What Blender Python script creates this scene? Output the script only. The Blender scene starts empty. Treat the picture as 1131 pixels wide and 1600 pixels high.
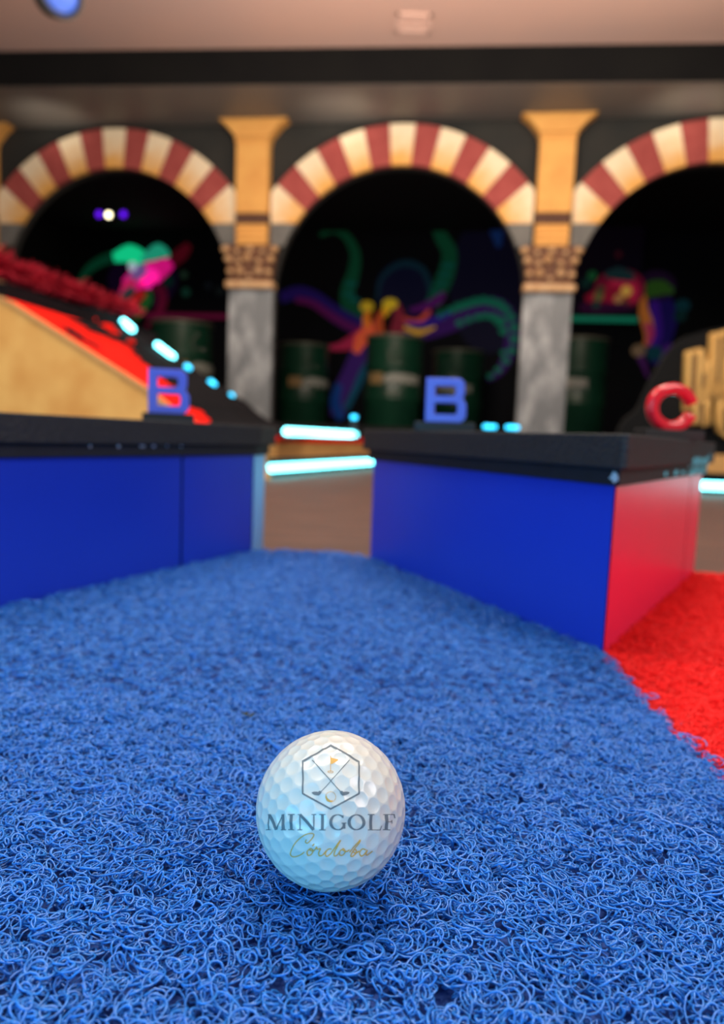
import bpy, bmesh, math, random
import numpy as np
from mathutils import Vector, Matrix, noise
random.seed(7)
RNG = np.random.default_rng(11)
S = bpy.context.scene
COL = S.collection
R = math.radians

# ------------------------------------------------------------------ camera
F_PX, PITCH, ROLL, CAM_H = 1109.0, R(6.04), R(2.16), 0.127
cam_d = bpy.data.cameras.new('camera')
cam_d.sensor_fit = 'VERTICAL'
cam_d.sensor_height = 9.9
cam_d.lens = 9.9 * F_PX / 1600.0
cam_d.clip_start = 0.01
cam_d.clip_end = 60
cam_d.dof.use_dof = True
cam_d.dof.focus_distance = 0.203
cam_d.dof.aperture_fstop = 2.5
cam = bpy.data.objects.new('camera', cam_d)
COL.objects.link(cam)
S.camera = cam
fw = Vector((0, math.cos(PITCH), -math.sin(PITCH)))
up = Vector((0, math.sin(PITCH), math.cos(PITCH)))
rt = Vector((1, 0, 0))
cr, sr = math.cos(ROLL), math.sin(ROLL)
cx_ = rt * cr - up * (-sr)          # camera right and up after the roll
cx_ = rt * cr + up * sr
cy_ = up * cr - rt * sr
M = Matrix(((cx_.x, cy_.x, -fw.x, 0), (cx_.y, cy_.y, -fw.y, 0), (cx_.z, cy_.z, -fw.z, CAM_H), (0, 0, 0, 1)))
cam.matrix_world = M
EYE = Vector((0, 0, CAM_H))

def ray(px, py):
    return fw + cx_ * ((px - 565.5) / F_PX) - cy_ * ((py - 800.0) / F_PX)

def on_z(px, py, z=0.0):
    d = ray(px, py)
    return EYE + d * ((z - CAM_H) / d.z)

def on_plane(px, py, p0, n):
    d = ray(px, py)
    return EYE + d * ((Vector(p0) - EYE).dot(n) / d.dot(n))

# ------------------------------------------------------------------ light and exposure
S.view_settings.view_transform = 'Standard'
S.view_settings.look = 'None'
S.view_settings.gamma = 1
S.view_settings.use_curve_mapping = False
S.view_settings.exposure = 0.0
S.render.film_transparent = False
S.cycles.max_bounces = 8
S.cycles.diffuse_bounces = 4
S.cycles.use_denoising = True

w = bpy.data.worlds.new('world')
S.world = w
w.use_nodes = True
w.node_tree.nodes['Background'].inputs[0].default_value = (0.80, 0.72, 0.68, 1)
w.node_tree.nodes['Background'].inputs[1].default_value = 0.30

def area(name, loc, target, size, power, color, size_y=None):
    d = bpy.data.lights.new(name, 'AREA')
    d.energy = power
    d.color = color
    d.size = size
    if size_y:
        d.shape = 'RECTANGLE'
        d.size_y = size_y
    o = bpy.data.objects.new(name, d)
    COL.objects.link(o)
    o.location = loc
    o.rotation_euler = (Vector(target) - Vector(loc)).to_track_quat('-Z', 'Y').to_euler()
    return o

def spot(name, loc, target, power, color, angle=60, blend=0.8, radius=0.05):
    d = bpy.data.lights.new(name, 'SPOT')
    d.energy = power
    d.color = color
    d.spot_size = R(angle)
    d.spot_blend = blend
    d.shadow_soft_size = radius
    o = bpy.data.objects.new(name, d)
    COL.objects.link(o)
    o.location = loc
    o.rotation_euler = (Vector(target) - Vector(loc)).to_track_quat('-Z', 'Y').to_euler()
    return o

area('hall_light', (0.3, 1.5, 2.55), (0.05, 0.5, 0), 0.9, 70, (1.0, 0.92, 0.80))
area('hall_light', (-0.4, 3.0, 2.5), (-0.2, 5.2, 1.5), 1.2, 52, (1.0, 0.85, 0.68))
area('hall_light', (1.6, 3.2, 2.4), (1.3, 5.4, 1.6), 0.8, 28, (1.0, 0.85, 0.68))
area('uplight', (0.1, 3.3, 0.5), (0.0, 3.5, 2.6), 1.2, 42, (1.0, 0.84, 0.74))  # unseen lamp added in place of bounced light on the ceiling
area('hall_fill', (-0.8, -1.5, 0.7), (0, 0.5, 0.08), 1.2, 20, (0.26, 0.66, 1.0))  # unseen bluish lamp added to lift the blue panels and the ball
area('hall_fill', (1.7, -0.5, 1.5), (0.25, 0.55, 0.05), 1.0, 30, (1.0, 0.82, 0.78))  # unseen warm lamp added to brighten the red panels
area('hall_light', (-1.1, 0.9, 2.5), (-0.9, 2.2, 0.3), 0.8, 56, (1.0, 0.90, 0.76))  # unseen lamp added to brighten the ramp
area('cyan_fill', (-0.25, -0.16, 0.05), (0, 0.2, 0.01), 0.6, 1.5, (0.05, 0.58, 1.0), 0.06)  # unseen lamp added to turn the lower half of the ball cyan
for sx in (-2.45, -0.25, 2.1):
    spot('uplight', (sx, 5.05 - 0.12 * sx, 1.9), (sx, 5.3 - 0.125 * sx, 2.44), 9, (1.0, 0.86, 0.70), 70, 1.0, 0.1)

# ------------------------------------------------------------------ materials
def lin(c):
    out = []
    for v in c[:3]:
        v /= 255.0
        out.append(v / 12.92 if v <= 0.04045 else ((v + 0.055) / 1.055) ** 2.4)
    return (out[0], out[1], out[2], 1.0)

def mat(name, c, rough=0.6, c2=None, scale=20.0, bump=0.0, bscale=None, spec=0.5, emit=None, es=0.0,
        stretch=None, metallic=0.0, coat=0.0, detail=4.0, lo=0.35, hi=0.65):
    m = bpy.data.materials.new(name)
    m.use_nodes = True
    nt = m.node_tree
    b = nt.nodes['Principled BSDF']
    b.inputs['Base Color'].default_value = lin(c)
    b.inputs['Roughness'].default_value = rough
    b.inputs['Specular IOR Level'].default_value = spec
    b.inputs['Metallic'].default_value = metallic
    b.inputs['Coat Weight'].default_value = coat
    tc = nt.nodes.new('ShaderNodeTexCoord')
    vec = tc.outputs['Object']
    if stretch:
        mp = nt.nodes.new('ShaderNodeMapping')
        mp.inputs['Scale'].default_value = stretch
        nt.links.new(vec, mp.inputs[0])
        vec = mp.outputs[0]
    if c2 is not None:
        n = nt.nodes.new('ShaderNodeTexNoise')
        n.inputs['Scale'].default_value = scale
        n.inputs['Detail'].default_value = detail
        nt.links.new(vec, n.inputs['Vector'])
        r = nt.nodes.new('ShaderNodeValToRGB')
        r.color_ramp.elements[0].position = lo
        r.color_ramp.elements[1].position = hi
        r.color_ramp.elements[0].color = lin(c)
        r.color_ramp.elements[1].color = lin(c2)
        nt.links.new(n.outputs['Fac'], r.inputs[0])
        nt.links.new(r.outputs[0], b.inputs['Base Color'])
    if bump:
        n2 = nt.nodes.new('ShaderNodeTexNoise')
        n2.inputs['Scale'].default_value = bscale or scale
        n2.inputs['Detail'].default_value = 3
        nt.links.new(vec, n2.inputs['Vector'])
        bp = nt.nodes.new('ShaderNodeBump')
        bp.inputs['Strength'].default_value = bump
        bp.inputs['Distance'].default_value = 0.01
        nt.links.new(n2.outputs['Fac'], bp.inputs['Height'])
        nt.links.new(bp.outputs[0], b.inputs['Normal'])
    if emit:
        b.inputs['Emission Color'].default_value = lin(emit)
        b.inputs['Emission Strength'].default_value = es
    return m

MT = {}
MT['floor'] = mat('brown_floor', (66, 40, 31), 0.65, (92, 58, 45), 7, 0.15, 60, stretch=(1, 5, 1))
MT['ceiling'] = mat('ceiling_paint', (222, 182, 164), 0.9, (208, 176, 164), 0.8)
MT['beam'] = mat('beam_paint', (19, 19, 20), 0.9, (22, 22, 22), 3, spec=0.08)
MT['soffit'] = mat('soffit_paint', (104, 101, 97), 0.55, (110, 106, 100), 2)
MT['wall'] = mat('charcoal_wall', (44, 45, 44), 0.85, (51, 50, 47), 3, spec=0.2)
MT['black'] = mat('black_wall', (9, 9, 16), 0.9, (7, 7, 12), 2)
MT['navy'] = mat('night_wall', (8, 8, 22), 0.9, (5, 5, 10), 0.9)
MT['cream'] = mat('cream_plaster', (236, 212, 172), 0.75, (220, 176, 108), 5, 0.2, 30, stretch=(1, 1, 1))
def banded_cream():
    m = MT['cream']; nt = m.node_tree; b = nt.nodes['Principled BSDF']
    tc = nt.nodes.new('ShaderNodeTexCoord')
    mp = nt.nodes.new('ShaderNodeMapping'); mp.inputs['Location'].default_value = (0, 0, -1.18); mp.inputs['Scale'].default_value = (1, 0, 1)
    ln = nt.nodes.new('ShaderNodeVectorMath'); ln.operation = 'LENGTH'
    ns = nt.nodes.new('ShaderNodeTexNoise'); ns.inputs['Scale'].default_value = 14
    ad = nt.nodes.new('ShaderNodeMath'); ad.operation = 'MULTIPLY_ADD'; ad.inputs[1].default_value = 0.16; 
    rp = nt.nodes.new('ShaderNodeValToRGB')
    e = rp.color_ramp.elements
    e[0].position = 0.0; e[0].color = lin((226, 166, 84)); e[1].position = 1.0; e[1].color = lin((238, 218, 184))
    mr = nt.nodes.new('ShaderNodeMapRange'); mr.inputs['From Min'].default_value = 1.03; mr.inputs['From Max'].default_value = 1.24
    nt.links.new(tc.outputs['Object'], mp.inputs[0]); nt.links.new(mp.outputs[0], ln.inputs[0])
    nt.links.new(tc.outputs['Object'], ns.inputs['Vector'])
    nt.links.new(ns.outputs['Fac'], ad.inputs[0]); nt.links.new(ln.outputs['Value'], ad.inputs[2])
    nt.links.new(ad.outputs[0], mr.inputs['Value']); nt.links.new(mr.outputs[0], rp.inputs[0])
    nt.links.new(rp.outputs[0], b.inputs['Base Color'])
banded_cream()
MT['brick_red'] = mat('brick_red_plaster', (150, 62, 58), 0.8, (163, 74, 68), 12, 0.1)
MT['ochre'] = mat('ochre_plaster', (226, 168, 88), 0.7, (214, 152, 76), 6)
MT['ochre_dark'] = mat('brown_moulding', (94, 62, 46), 0.8, (80, 50, 36), 9)
MT['capital'] = mat('carved_capital', (112, 70, 42), 0.7, (84, 50, 30), 18, 0.3, 40)
MT['capital_light'] = mat('carved_leaf', (212, 176, 132), 0.6, (186, 140, 92), 25)
MT['marble'] = mat('grey_marble', (116, 120, 123), 0.45, (196, 200, 202), 3.6, stretch=(2.4, 1, 1.1), lo=0.48, hi=0.78, detail=6)
MT['marble_pad'] = mat('grey_springer', (96, 95, 92), 0.7, (110, 108, 103), 6)
MT['panel_blue'] = mat('blue_laminate', (26, 58, 190), 0.34, (22, 53, 182), 4, spec=0.5)
MT['panel_end'] = mat('cyan_lit_laminate', (116, 190, 255), 0.35)  # blue panel lightened, cyan LED light put into the colour
MT['panel_red'] = mat('red_laminate', (232, 40, 84), 0.33, (224, 36, 78), 4, spec=0.5)
MT['core'] = mat('dark_core', (14, 20, 60), 0.8)
MT['cap'] = mat('black_rubber_cap', (27, 30, 33), 0.6, (20, 22, 25), 180, 0.25, 400)
MT['cap_low'] = mat('black_strip', (12, 15, 19), 0.6, (18, 22, 28), 90)
MT['chip'] = mat('white_chip', (196, 198, 204), 0.6)
MT['cyan_glint'] = mat('cyan_led_glint', (96, 222, 246), 0.4, (40, 130, 160), 260)  # LED light on the worn cap edge, put into the colour
MT['letter_blue'] = mat('blue_plastic', (92, 104, 222), 0.32, spec=0.5)
MT['letter_red'] = mat('red_plastic', (234, 20, 44), 0.16, spec=0.6, coat=0.4)
MT['plate'] = mat('black_plate', (28, 27, 28), 0.6)
MT['coil_blue'] = mat('blue_vinyl_coil', (42, 123, 208), 0.36, (31, 108, 198), 300, spec=0.6)
MT['backing_blue'] = mat('blue_backing', (14, 62, 140), 0.8)
MT['backing_red'] = mat('red_backing', (224, 12, 12), 0.8)
MT['coil_red'] = mat('red_vinyl_coil', (252, 24, 22), 0.5, (244, 12, 12), 300, spec=0.3)
MT['ball'] = mat('white_urethane', (200, 201, 196), 0.30, spec=0.5, coat=0.25)
MT['ink_grey'] = mat('grey_ink', (104, 111, 116), 0.55, spec=0.2)
MT['ink_gold'] = mat('gold_ink', (206, 158, 84), 0.55, spec=0.2)
MT['osb'] = mat('pressed_wood_board', (240, 190, 108), 0.65, (222, 162, 84), 9, 0.15, 50, detail=8)
MT['ply_edge'] = mat('plywood_edge', (212, 166, 104), 0.6, (180, 132, 78), 60, stretch=(1, 1, 30))
MT['wood'] = mat('golden_wood', (226, 178, 100), 0.55, (206, 152, 76), 8, stretch=(12, 12, 1))
MT['wood_flat'] = mat('wooden_board', (222, 170, 98), 0.55, (200, 146, 80), 8, stretch=(1, 1, 10))
MT['red_carpet'] = mat('red_carpet', (250, 30, 14), 0.85, (240, 20, 10), 120, 0.3, 300, spec=0.1)
MT['rock'] = mat('black_rock', (22, 20, 24), 0.9, (16, 15, 18), 20, 0.6, 60, spec=0.1)
MT['garland'] = mat('red_tinsel', (192, 4, 46), 0.75, (150, 2, 30), 40)
MT['led'] = mat('cyan_led', (150, 250, 255), 0.4, emit=(118, 244, 255), es=7.0)
MT['led_dim'] = mat('cyan_led_small', (60, 190, 240), 0.4, emit=(40, 200, 250), es=3.2)
MT['neon_pink'] = mat('dim_pink_strip', (120, 20, 70), 0.5, emit=(140, 16, 70), es=0.18)
MT['neon_green'] = mat('dim_green_strip', (0, 120, 90), 0.5, emit=(0, 140, 104), es=0.3)
MT['drum'] = mat('green_drum_paint', (20, 66, 46), 0.35, (16, 56, 40), 5, spec=0.5)
MT['drum_rim'] = mat('drum_rim', (120, 120, 104), 0.4, spec=0.5, metallic=0.4)
MT['tan'] = mat('tan_label', (150, 120, 76), 0.6)
MT['white_label'] = mat('white_label', (150, 150, 140), 0.6)
MT['chrome'] = mat('chrome_stud', (210, 205, 195), 0.15, metallic=1.0)
MT['lamp_body'] = mat('lamp_housing', (22, 22, 26), 0.5)
MT['lamp_blue'] = mat('blue_lamp_glass', (70, 104, 200), 0.3, emit=(78, 112, 210), es=0.22)
MT['lamp_white'] = mat('warm_lamp_glass', (255, 245, 210), 0.3, emit=(255, 240, 196), es=6)
MT['lamp_purple'] = mat('purple_lamp_glass', (120, 40, 255), 0.3, emit=(96, 20, 235), es=1.6)
MT['vent'] = mat('vent_enamel', (232, 196, 180), 0.7)
MT['debris'] = mat('dark_leaf', (24, 40, 30), 0.8)
MT['fascia'] = mat('sign_black', (27, 27, 27), 0.9, (31, 30, 29), 6, spec=0.1)

# ------------------------------------------------------------------ builders
def empty(name, loc=(0, 0, 0), rz=0.0, label=None, cat=None, group=None, parent=None):
    o = bpy.data.objects.new(name, None)
    COL.objects.link(o)
    o.empty_display_size = 0.02
    o.location = loc
    o.rotation_euler = (0, 0, rz)
    if parent:
        o.parent = parent
    tag(o, label, cat, group)
    return o

def tag(o, label=None, cat=None, group=None, kind=None):
    if label: o['label'] = label
    if cat: o['category'] = cat
    if group: o['group'] = group
    if kind: o['kind'] = kind
    return o

def obj(name, me, material, parent=None, smooth=False):
    if isinstance(me, bmesh.types.BMesh):
        bm = me
        bmesh.ops.recalc_face_normals(bm, faces=bm.faces)
        me = bpy.data.meshes.new(name)
        bm.to_mesh(me)
        bm.free()
    if material is not None:
        me.materials.append(material)
    if smooth:
        for p in me.polygons:
            p.use_smooth = True
    o = bpy.data.objects.new(name, me)
    COL.objects.link(o)
    if parent:
        o.parent = parent
    return o

def add_box(bm, x0, x1, y0, y1, z0, z1, rot=None, bevel=0.0):
    t = bmesh.new()
    bmesh.ops.create_cube(t, size=1)
    for v in t.verts:
        v.co = Vector(((x0 + x1) / 2 + v.co.x * (x1 - x0), (y0 + y1) / 2 + v.co.y * (y1 - y0), (z0 + z1) / 2 + v.co.z * (z1 - z0)))
    if bevel:
        bmesh.ops.bevel(t, geom=t.edges[:], offset=bevel, segments=2, affect='EDGES', profile=0.6)
    if rot is not None:
        bmesh.ops.transform(t, matrix=rot, verts=t.verts)
    me = bpy.data.meshes.new('tmp')
    t.to_mesh(me); t.free()
    bm.from_mesh(me)
    bpy.data.meshes.remove(me)
    return bm

def prism(poly, z0, z1, bevel=0.0, bm=None):
    """vertical prism over a plan polygon [(x, y)]"""
    t = bmesh.new()
    lo = [t.verts.new((x, y, z0)) for x, y in poly]
    f = t.faces.new(lo)
    r = bmesh.ops.extrude_face_region(t, geom=[f])
    for v in r['geom']:
        if isinstance(v, bmesh.types.BMVert):
            v.co.z = z1
    bmesh.ops.recalc_face_normals(t, faces=t.faces)
    if bevel:
        bmesh.ops.bevel(t, geom=t.edges[:], offset=bevel, segments=2, affect='EDGES', profile=0.6)
    bmesh.ops.triangulate(t, faces=[q for q in t.faces if len(q.verts) > 4])
    if bm is None:
        return t
    me = bpy.data.meshes.new('tmp'); t.to_mesh(me); t.free()
    bm.from_mesh(me); bpy.data.meshes.remove(me)
    return bm

def slab(poly, y0, y1, bevel=0.0, bm=None):
    """upright plate: outline [(x, z)] extruded from y0 to y1"""
    t = prism(poly, 0, 1, 0.0)
    for v in t.verts:
        x, z, k = v.co
        v.co = Vector((x, y0 + (y1 - y0) * k, z))
    bmesh.ops.recalc_face_normals(t, faces=t.faces)
    if bevel:
        es = [e for e in t.edges if len(e.link_faces) == 2 and e.calc_face_angle(0) > 0.3]
        bmesh.ops.bevel(t, geom=es, offset=bevel, segments=2, affect='EDGES', profile=0.6)
    if bm is None:
        return t
    me = bpy.data.meshes.new('tmp'); t.to_mesh(me); t.free()
    bm.from_mesh(me); bpy.data.meshes.remove(me)
    return bm

def add_tube(bm, pts, r, n=8, caps=True):
    pts = [Vector(p) for p in pts]
    rings = []
    for i, p in enumerate(pts):
        a = pts[max(0, i - 1)]; b = pts[min(len(pts) - 1, i + 1)]
        d = (b - a).normalized()
        ref = Vector((0, 0, 1)) if abs(d.z) < 0.9 else Vector((1, 0, 0))
        u = d.cross(ref).normalized(); v = u.cross(d)
        rr = r[i] if isinstance(r, (list, tuple)) else r
        rings.append([bm.verts.new(p + (u * math.cos(k * 2 * math.pi / n) + v * math.sin(k * 2 * math.pi / n)) * rr) for k in range(n)])
    for a, b in zip(rings, rings[1:]):
        for k in range(n):
            bm.faces.new((a[k], a[(k + 1) % n], b[(k + 1) % n], b[k]))
    if caps:
        bm.faces.new(rings[0]); bm.faces.new(rings[-1])
    return bm

def add_lathe(bm, prof, n=40, center=(0, 0, 0)):
    c = Vector(center)
    rings = []
    for r, z in prof:
        rings.append([bm.verts.new(c + Vector((r * math.cos(k * 2 * math.pi / n), r * math.sin(k * 2 * math.pi / n), z))) for k in range(n)])
    for a, b in zip(rings, rings[1:]):
        for k in range(n):
            bm.faces.new((a[k], a[(k + 1) % n], b[(k + 1) % n], b[k]))
    bm.faces.new(rings[0]); bm.faces.new(rings[-1])
    return bm

def add_blob(bm, c, r, seg=10, sc=(1, 1, 1)):
    t = bmesh.new()
    bmesh.ops.create_uvsphere(t, u_segments=seg, v_segments=max(6, seg - 2), radius=r)
    for v in t.verts:
        v.co = Vector((v.co.x * sc[0], v.co.y * sc[1], v.co.z * sc[2])) + Vector(c)
    me = bpy.data.meshes.new('tmp'); t.to_mesh(me); t.free()
    bm.from_mesh(me); bpy.data.meshes.remove(me)
    return bm

def offset_poly(poly, d):
    """grow a convex counter-clockwise plan polygon by d"""
    n = len(poly); out = []
    for i in range(n):
        p0, p1, p2 = Vector(poly[i - 1]), Vector(poly[i]), Vector(poly[(i + 1) % n])
        a = (p1 - p0).normalized(); b = (p2 - p1).normalized()
        na = Vector((a.y, -a.x)); nb = Vector((b.y, -b.x))
        k = na + nb
        out.append(tuple(p1 + k * (d / (0.5 * k.length_squared)) if k.length > 1e-6 else p1 + na * d))
    return out

def smooth_line(pts, n=8):
    """Catmull-Rom through 2-D or 3-D points"""
    P = [np.array(p, float) for p in pts]
    P = [2 * P[0] - P[1]] + P + [2 * P[-1] - P[-2]]
    out = []
    for i in range(1, len(P) - 2):
        a, b, c, d = P[i - 1], P[i], P[i + 1], P[i + 2]
        for k in range(n):
            t = k / n
            out.append(0.5 * ((2 * b) + (c - a) * t + (2 * a - 5 * b + 4 * c - d) * t * t + (3 * b - a - 3 * c + d) * t ** 3))
    out.append(P[-2])
    return out

def ellipse_pts(cx, cy, rx, ry, a0=0, a1=360, n=24):
    return [(cx + rx * math.cos(R(a0 + (a1 - a0) * i / n)), cy + ry * math.sin(R(a0 + (a1 - a0) * i / n))) for i in range(n + 1)]

FLOOR = -0.008

# ------------------------------------------------------------------ the setting
YAW = R(7.14)
WALL_AT = (0, 5.5, 0)
def on_wall(px, py, depth=0.0):
    """point of a plane parallel to the arcade wall, in the wall's own (s, z)"""
    n = Vector((math.sin(YAW), math.cos(YAW), 0))
    p = on_plane(px, py, Vector(WALL_AT) + n * depth, n)
    d = p - Vector(WALL_AT)
    return (d.x * math.cos(YAW) - d.y * math.sin(YAW), p.z)

def on_arcade(o):
    o.location = WALL_AT
    o.rotation_euler = (0, 0, -YAW)
    return o

bm = bmesh.new()
add_box(bm, -4.8, 4.8, -1.5, 9.9, FLOOR - 0.05, FLOOR)
tag(obj('floor', bm, MT['floor']), 'brown wood-look floor of the hall', 'floor', kind='structure')

TOP = 2.435
ARCH_S = [0.197 - 2.21, 0.197, 0.197 + 2.21]
ARCH_R, ARCH_Z = 0.935, 1.18
out = [(-4.7, FLOOR)]
for s in ARCH_S:
    out.append((s - ARCH_R, FLOOR))
    for k in range(33):
        a = math.pi - math.pi * k / 32
        out.append((s + ARCH_R * math.cos(a), ARCH_Z + ARCH_R * math.sin(a)))
    out.append((s + ARCH_R, FLOOR))
out += [(4.7, FLOOR), (4.7, TOP), (-4.7, TOP)]
tag(on_arcade(obj('wall_front', slab(out, 0.0, 0.07), MT['wall'])), 'charcoal arcade wall pierced by round arches', 'wall', kind='structure')

# dropped beam over the arcade: a soffit running out from the wall and a black front face
e0, e1 = on_z(0, 134.5, TOP), on_z(1131, 126.5, TOP)
d = (e1 - e0).normalized()
f0 = e0 - d * 3.2; f1 = e1 + d * 3.2
n = Vector((math.sin(YAW), math.cos(YAW), 0)); es = Vector((math.cos(YAW), -math.sin(YAW), 0))
b0 = Vector(WALL_AT) - es * 4.7 + n * 0.1; b1 = Vector(WALL_AT) + es * 4.7 + n * 0.1
bm = prism([(f0.x, f0.y + 0.012), (f1.x, f1.y + 0.012), (b1.x, b1.y), (b0.x, b0.y)], TOP, TOP + 0.03)
tag(obj('trim_1', bm, MT['soffit']), 'dark grey underside of the dropped beam', 'beam', kind='structure')
CEIL = 2.66
bm = prism([(f0.x, f0.y), (f1.x, f1.y), (f1.x, f1.y + 0.3), (f0.x, f0.y + 0.3)], TOP + 0.002, CEIL + 0.1)
tag(obj('trim_2', bm, MT['beam']), 'black front face of the dropped beam', 'beam', kind='structure')
bm = bmesh.new()
add_box(bm, -4.8, 4.8, 1.2, 6.0, CEIL, CEIL + 0.06)
tag(obj('ceiling', bm, MT['ceiling']), 'pinkish white plaster ceiling', 'ceiling', kind='structure')

# dark room behind the arches
BD = 3.9
bm = bmesh.new(); add_box(bm, -4.7, 4.7, BD, BD + 0.1, FLOOR, 2.9)
tag(on_arcade(obj('wall_back', bm, MT['navy'])), 'night dark back wall of the room behind the arches', 'wall', kind='structure')
bm = bmesh.new(); add_box(bm, -4.8, -4.7, 0.0, BD, FLOOR, 2.9)
tag(on_arcade(obj('wall_left', bm, MT['black'])), 'black side wall of the room behind the arches', 'wall', kind='structure')
bm = bmesh.new(); add_box(bm, 4.7, 4.8, 0.0, BD, FLOOR, 2.9)
tag(on_arcade(obj('wall_right', bm, MT['black'])), 'black side wall opposite in the dark room', 'wall', kind='structure')
bm = bmesh.new(); add_box(bm, -4.7, 4.7, 0.22, BD, 2.75, 2.85)
tag(on_arcade(obj('ceiling_back', bm, MT['black'])), 'black ceiling of the room behind the arches', 'ceiling', kind='structure')
bm = bmesh.new(); add_box(bm, -4.7, 4.7, 0.5, BD, FLOOR, 0.22)
tag(on_arcade(obj('floor_back', bm, MT['black'])), 'black raised stage behind the arches', 'stage', kind='structure')

# ------------------------------------------------------------------ golf ball
BALL_R = 0.021335
dr = ray(517, 1262.5).normalized()
BALL_C = EYE + dr * 0.221

def geodesic(freq):
    g = (1 + 5 ** 0.5) / 2
    V = np.array([(-1, g, 0), (1, g, 0), (-1, -g, 0), (1, -g, 0), (0, -1, g), (0, 1, g), (0, -1, -g), (0, 1, -g), (g, 0, -1), (g, 0, 1), (-g, 0, -1), (-g, 0, 1)], float)
    Fc = [(0, 11, 5), (0, 5, 1), (0, 1, 7), (0, 7, 10), (0, 10, 11), (1, 5, 9), (5, 11, 4), (11, 10, 2), (10, 7, 6), (7, 1, 8), (3, 9, 4), (3, 4, 2), (3, 2, 6), (3, 6, 8), (3, 8, 9), (4, 9, 5), (2, 4, 11), (6, 2, 10), (8, 6, 7), (9, 8, 1)]
    pts = {}
    for a, b, c in Fc:
        for i in range(freq + 1):
            for j in range(freq + 1 - i):
                p = (V[a] * i + V[b] * j + V[c] * (freq - i - j)) / freq
                p /= np.linalg.norm(p)
                pts[tuple(np.round(p, 5))] = p
    return np.array(list(pts.values()))
DIM = geodesic(6)
ax = np.array((0.35, 0.8, -0.4)); ax /= np.linalg.norm(ax); th = 0.7
K = np.array([[0, -ax[2], ax[1]], [ax[2], 0, -ax[0]], [-ax[1], ax[0], 0]])
DIM = DIM @ (np.eye(3) + math.sin(th) * K + (1 - math.cos(th)) * K @ K).T
DIM_A, DIM_DEPTH = 0.094, 0.00027

def ball_radius(dirs):
    out = np.empty(len(dirs))
    for i in range(0, len(dirs), 20000):
        c = np.clip((dirs[i:i + 20000] @ DIM.T).max(axis=1), -1, 1)
        t = np.minimum(np.arccos(c) / DIM_A, 1.0)
        out[i:i + 20000] = BALL_R - DIM_DEPTH * (1 - t ** 2) ** 1.0 * np.where(t < 1, 1, 0)
    return out

ball = empty('golf_ball', (BALL_C.x, BALL_C.y, BALL_C.z - BALL_R), 0, 'white dimpled golf ball with grey and gold print, on the blue carpet', 'golf ball')
bm = bmesh.new()
bmesh.ops.create_icosphere(bm, subdivisions=8, radius=1.0)
me = bpy.data.meshes.new('shell')
bm.to_mesh(me); bm.free()
co = np.empty(len(me.vertices) * 3); me.vertices.foreach_get('co', co); co = co.reshape(-1, 3)
co /= np.linalg.norm(co, axis=1)[:, None]
co = co * ball_radius(co)[:, None] + np.array((0, 0, BALL_R))
me.vertices.foreach_set('co', co.ravel())
me.update()
obj('shell', me, MT['ball'], ball, smooth=True)

def to_ball(pts):
    """points of the printed artwork laid onto the ball's curved surface (ball coordinates)"""
    D = []
    for x, y in pts:
        dd = ray(x, y).normalized()
        b = dd.dot(EYE - BALL_C)
        c = (EYE - BALL_C).length_squared - BALL_R ** 2
        q = b * b - c
        t = -b - math.sqrt(max(q, 0))
        p = EYE + dd * t - BALL_C
        D.append(tuple(p.normalized()))
    D = np.array(D)
    return D * (ball_radius(D) + 0.00007)[:, None] + np.array((0, 0, BALL_R))

def resample(pts, step):
    P = [np.array(p, float) for p in pts]
    out = [P[0]]
    for a, b in zip(P, P[1:]):
        k = max(1, int(np.linalg.norm(b - a) / step))
        for i in range(1, k + 1):
            out.append(a + (b - a) * i / k)
    return out

def ink(bm, pts, width):
    P = resample(pts, 2.2)
    n = len(P)
    L, C_, Rr = [], [], []
    for i, p in enumerate(P):
        a = P[max(0, i - 1)]; b = P[min(n - 1, i + 1)]
        t = b - a; t = t / (np.linalg.norm(t) + 1e-9)
        nn = np.array((-t[1], t[0]))
        wd = width(i / (n - 1), nn) if callable(width) else width
        L.append(p + nn * wd / 2); C_.append(p); Rr.append(p - nn * wd / 2)
    A = to_ball(L); B = to_ball(C_); C3 = to_ball(Rr)
    va = [bm.verts.new(q) for q in A]; vb = [bm.verts.new(q) for q in B]; vc = [bm.verts.new(q) for q in C3]
    for i in range(n - 1):
        bm.faces.new((va[i], vb[i], vb[i + 1], va[i + 1]))
        bm.faces.new((vb[i], vc[i], vc[i + 1], vb[i + 1]))

def E5(x, y): return (420 + x / 5.655, 1130 + y / 5.655)
def E6(x, y): return (400 + x / 4.7125, 1270 + y / 4.7125)

bm = bmesh.new()       # hexagon with crossed clubs
hexa = [E5(*p) for p in ((546, 193), (797, 336), (797, 622), (546, 758), (299, 622), (299, 336), (546, 193), (580, 212))]
ink(bm, hexa, 2.7)
ink(bm, [E5(381, 322), E5(636, 608)], 1.1)
ink(bm, [E5(713, 325), E5(458, 608)], 1.1)
for sgn in (1, -1):
    c = 546
    ink(bm, [E5(c + sgn * 88, 604), E5(c + sgn * 108, 624), E5(c + sgn * 140, 618), E5(c + sgn * 168, 612)],
        lambda t, nn: 1.2 + 4.8 * math.sin(math.pi * min(1, 0.12 + 0.88 * t)) ** 0.7)
obj('printed_emblem', bm, MT['ink_grey'], ball)
bm = bmesh.new()       # flag and small ball in gold
ink(bm, [E5(545, 290), E5(545, 428)], 0.8)
ink(bm, [E5(547, 334), E5(575, 330), E5(615, 318)], lambda t, nn: 10.5 * (1 - t) ** 0.8 + 0.4)
ink(bm, [E5(*p) for p in ellipse_pts(545, 427, 24, 8)], 0.7)
ink(bm, [E5(*p) for p in ellipse_pts(546, 651, 46, 46)], 0.6)
ink(bm, [E5(*p) for p in ellipse_pts(546, 651, 38, 38, 60, 200)], lambda t, nn: 0.6 + 3.2 * math.sin(math.pi * t))
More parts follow.
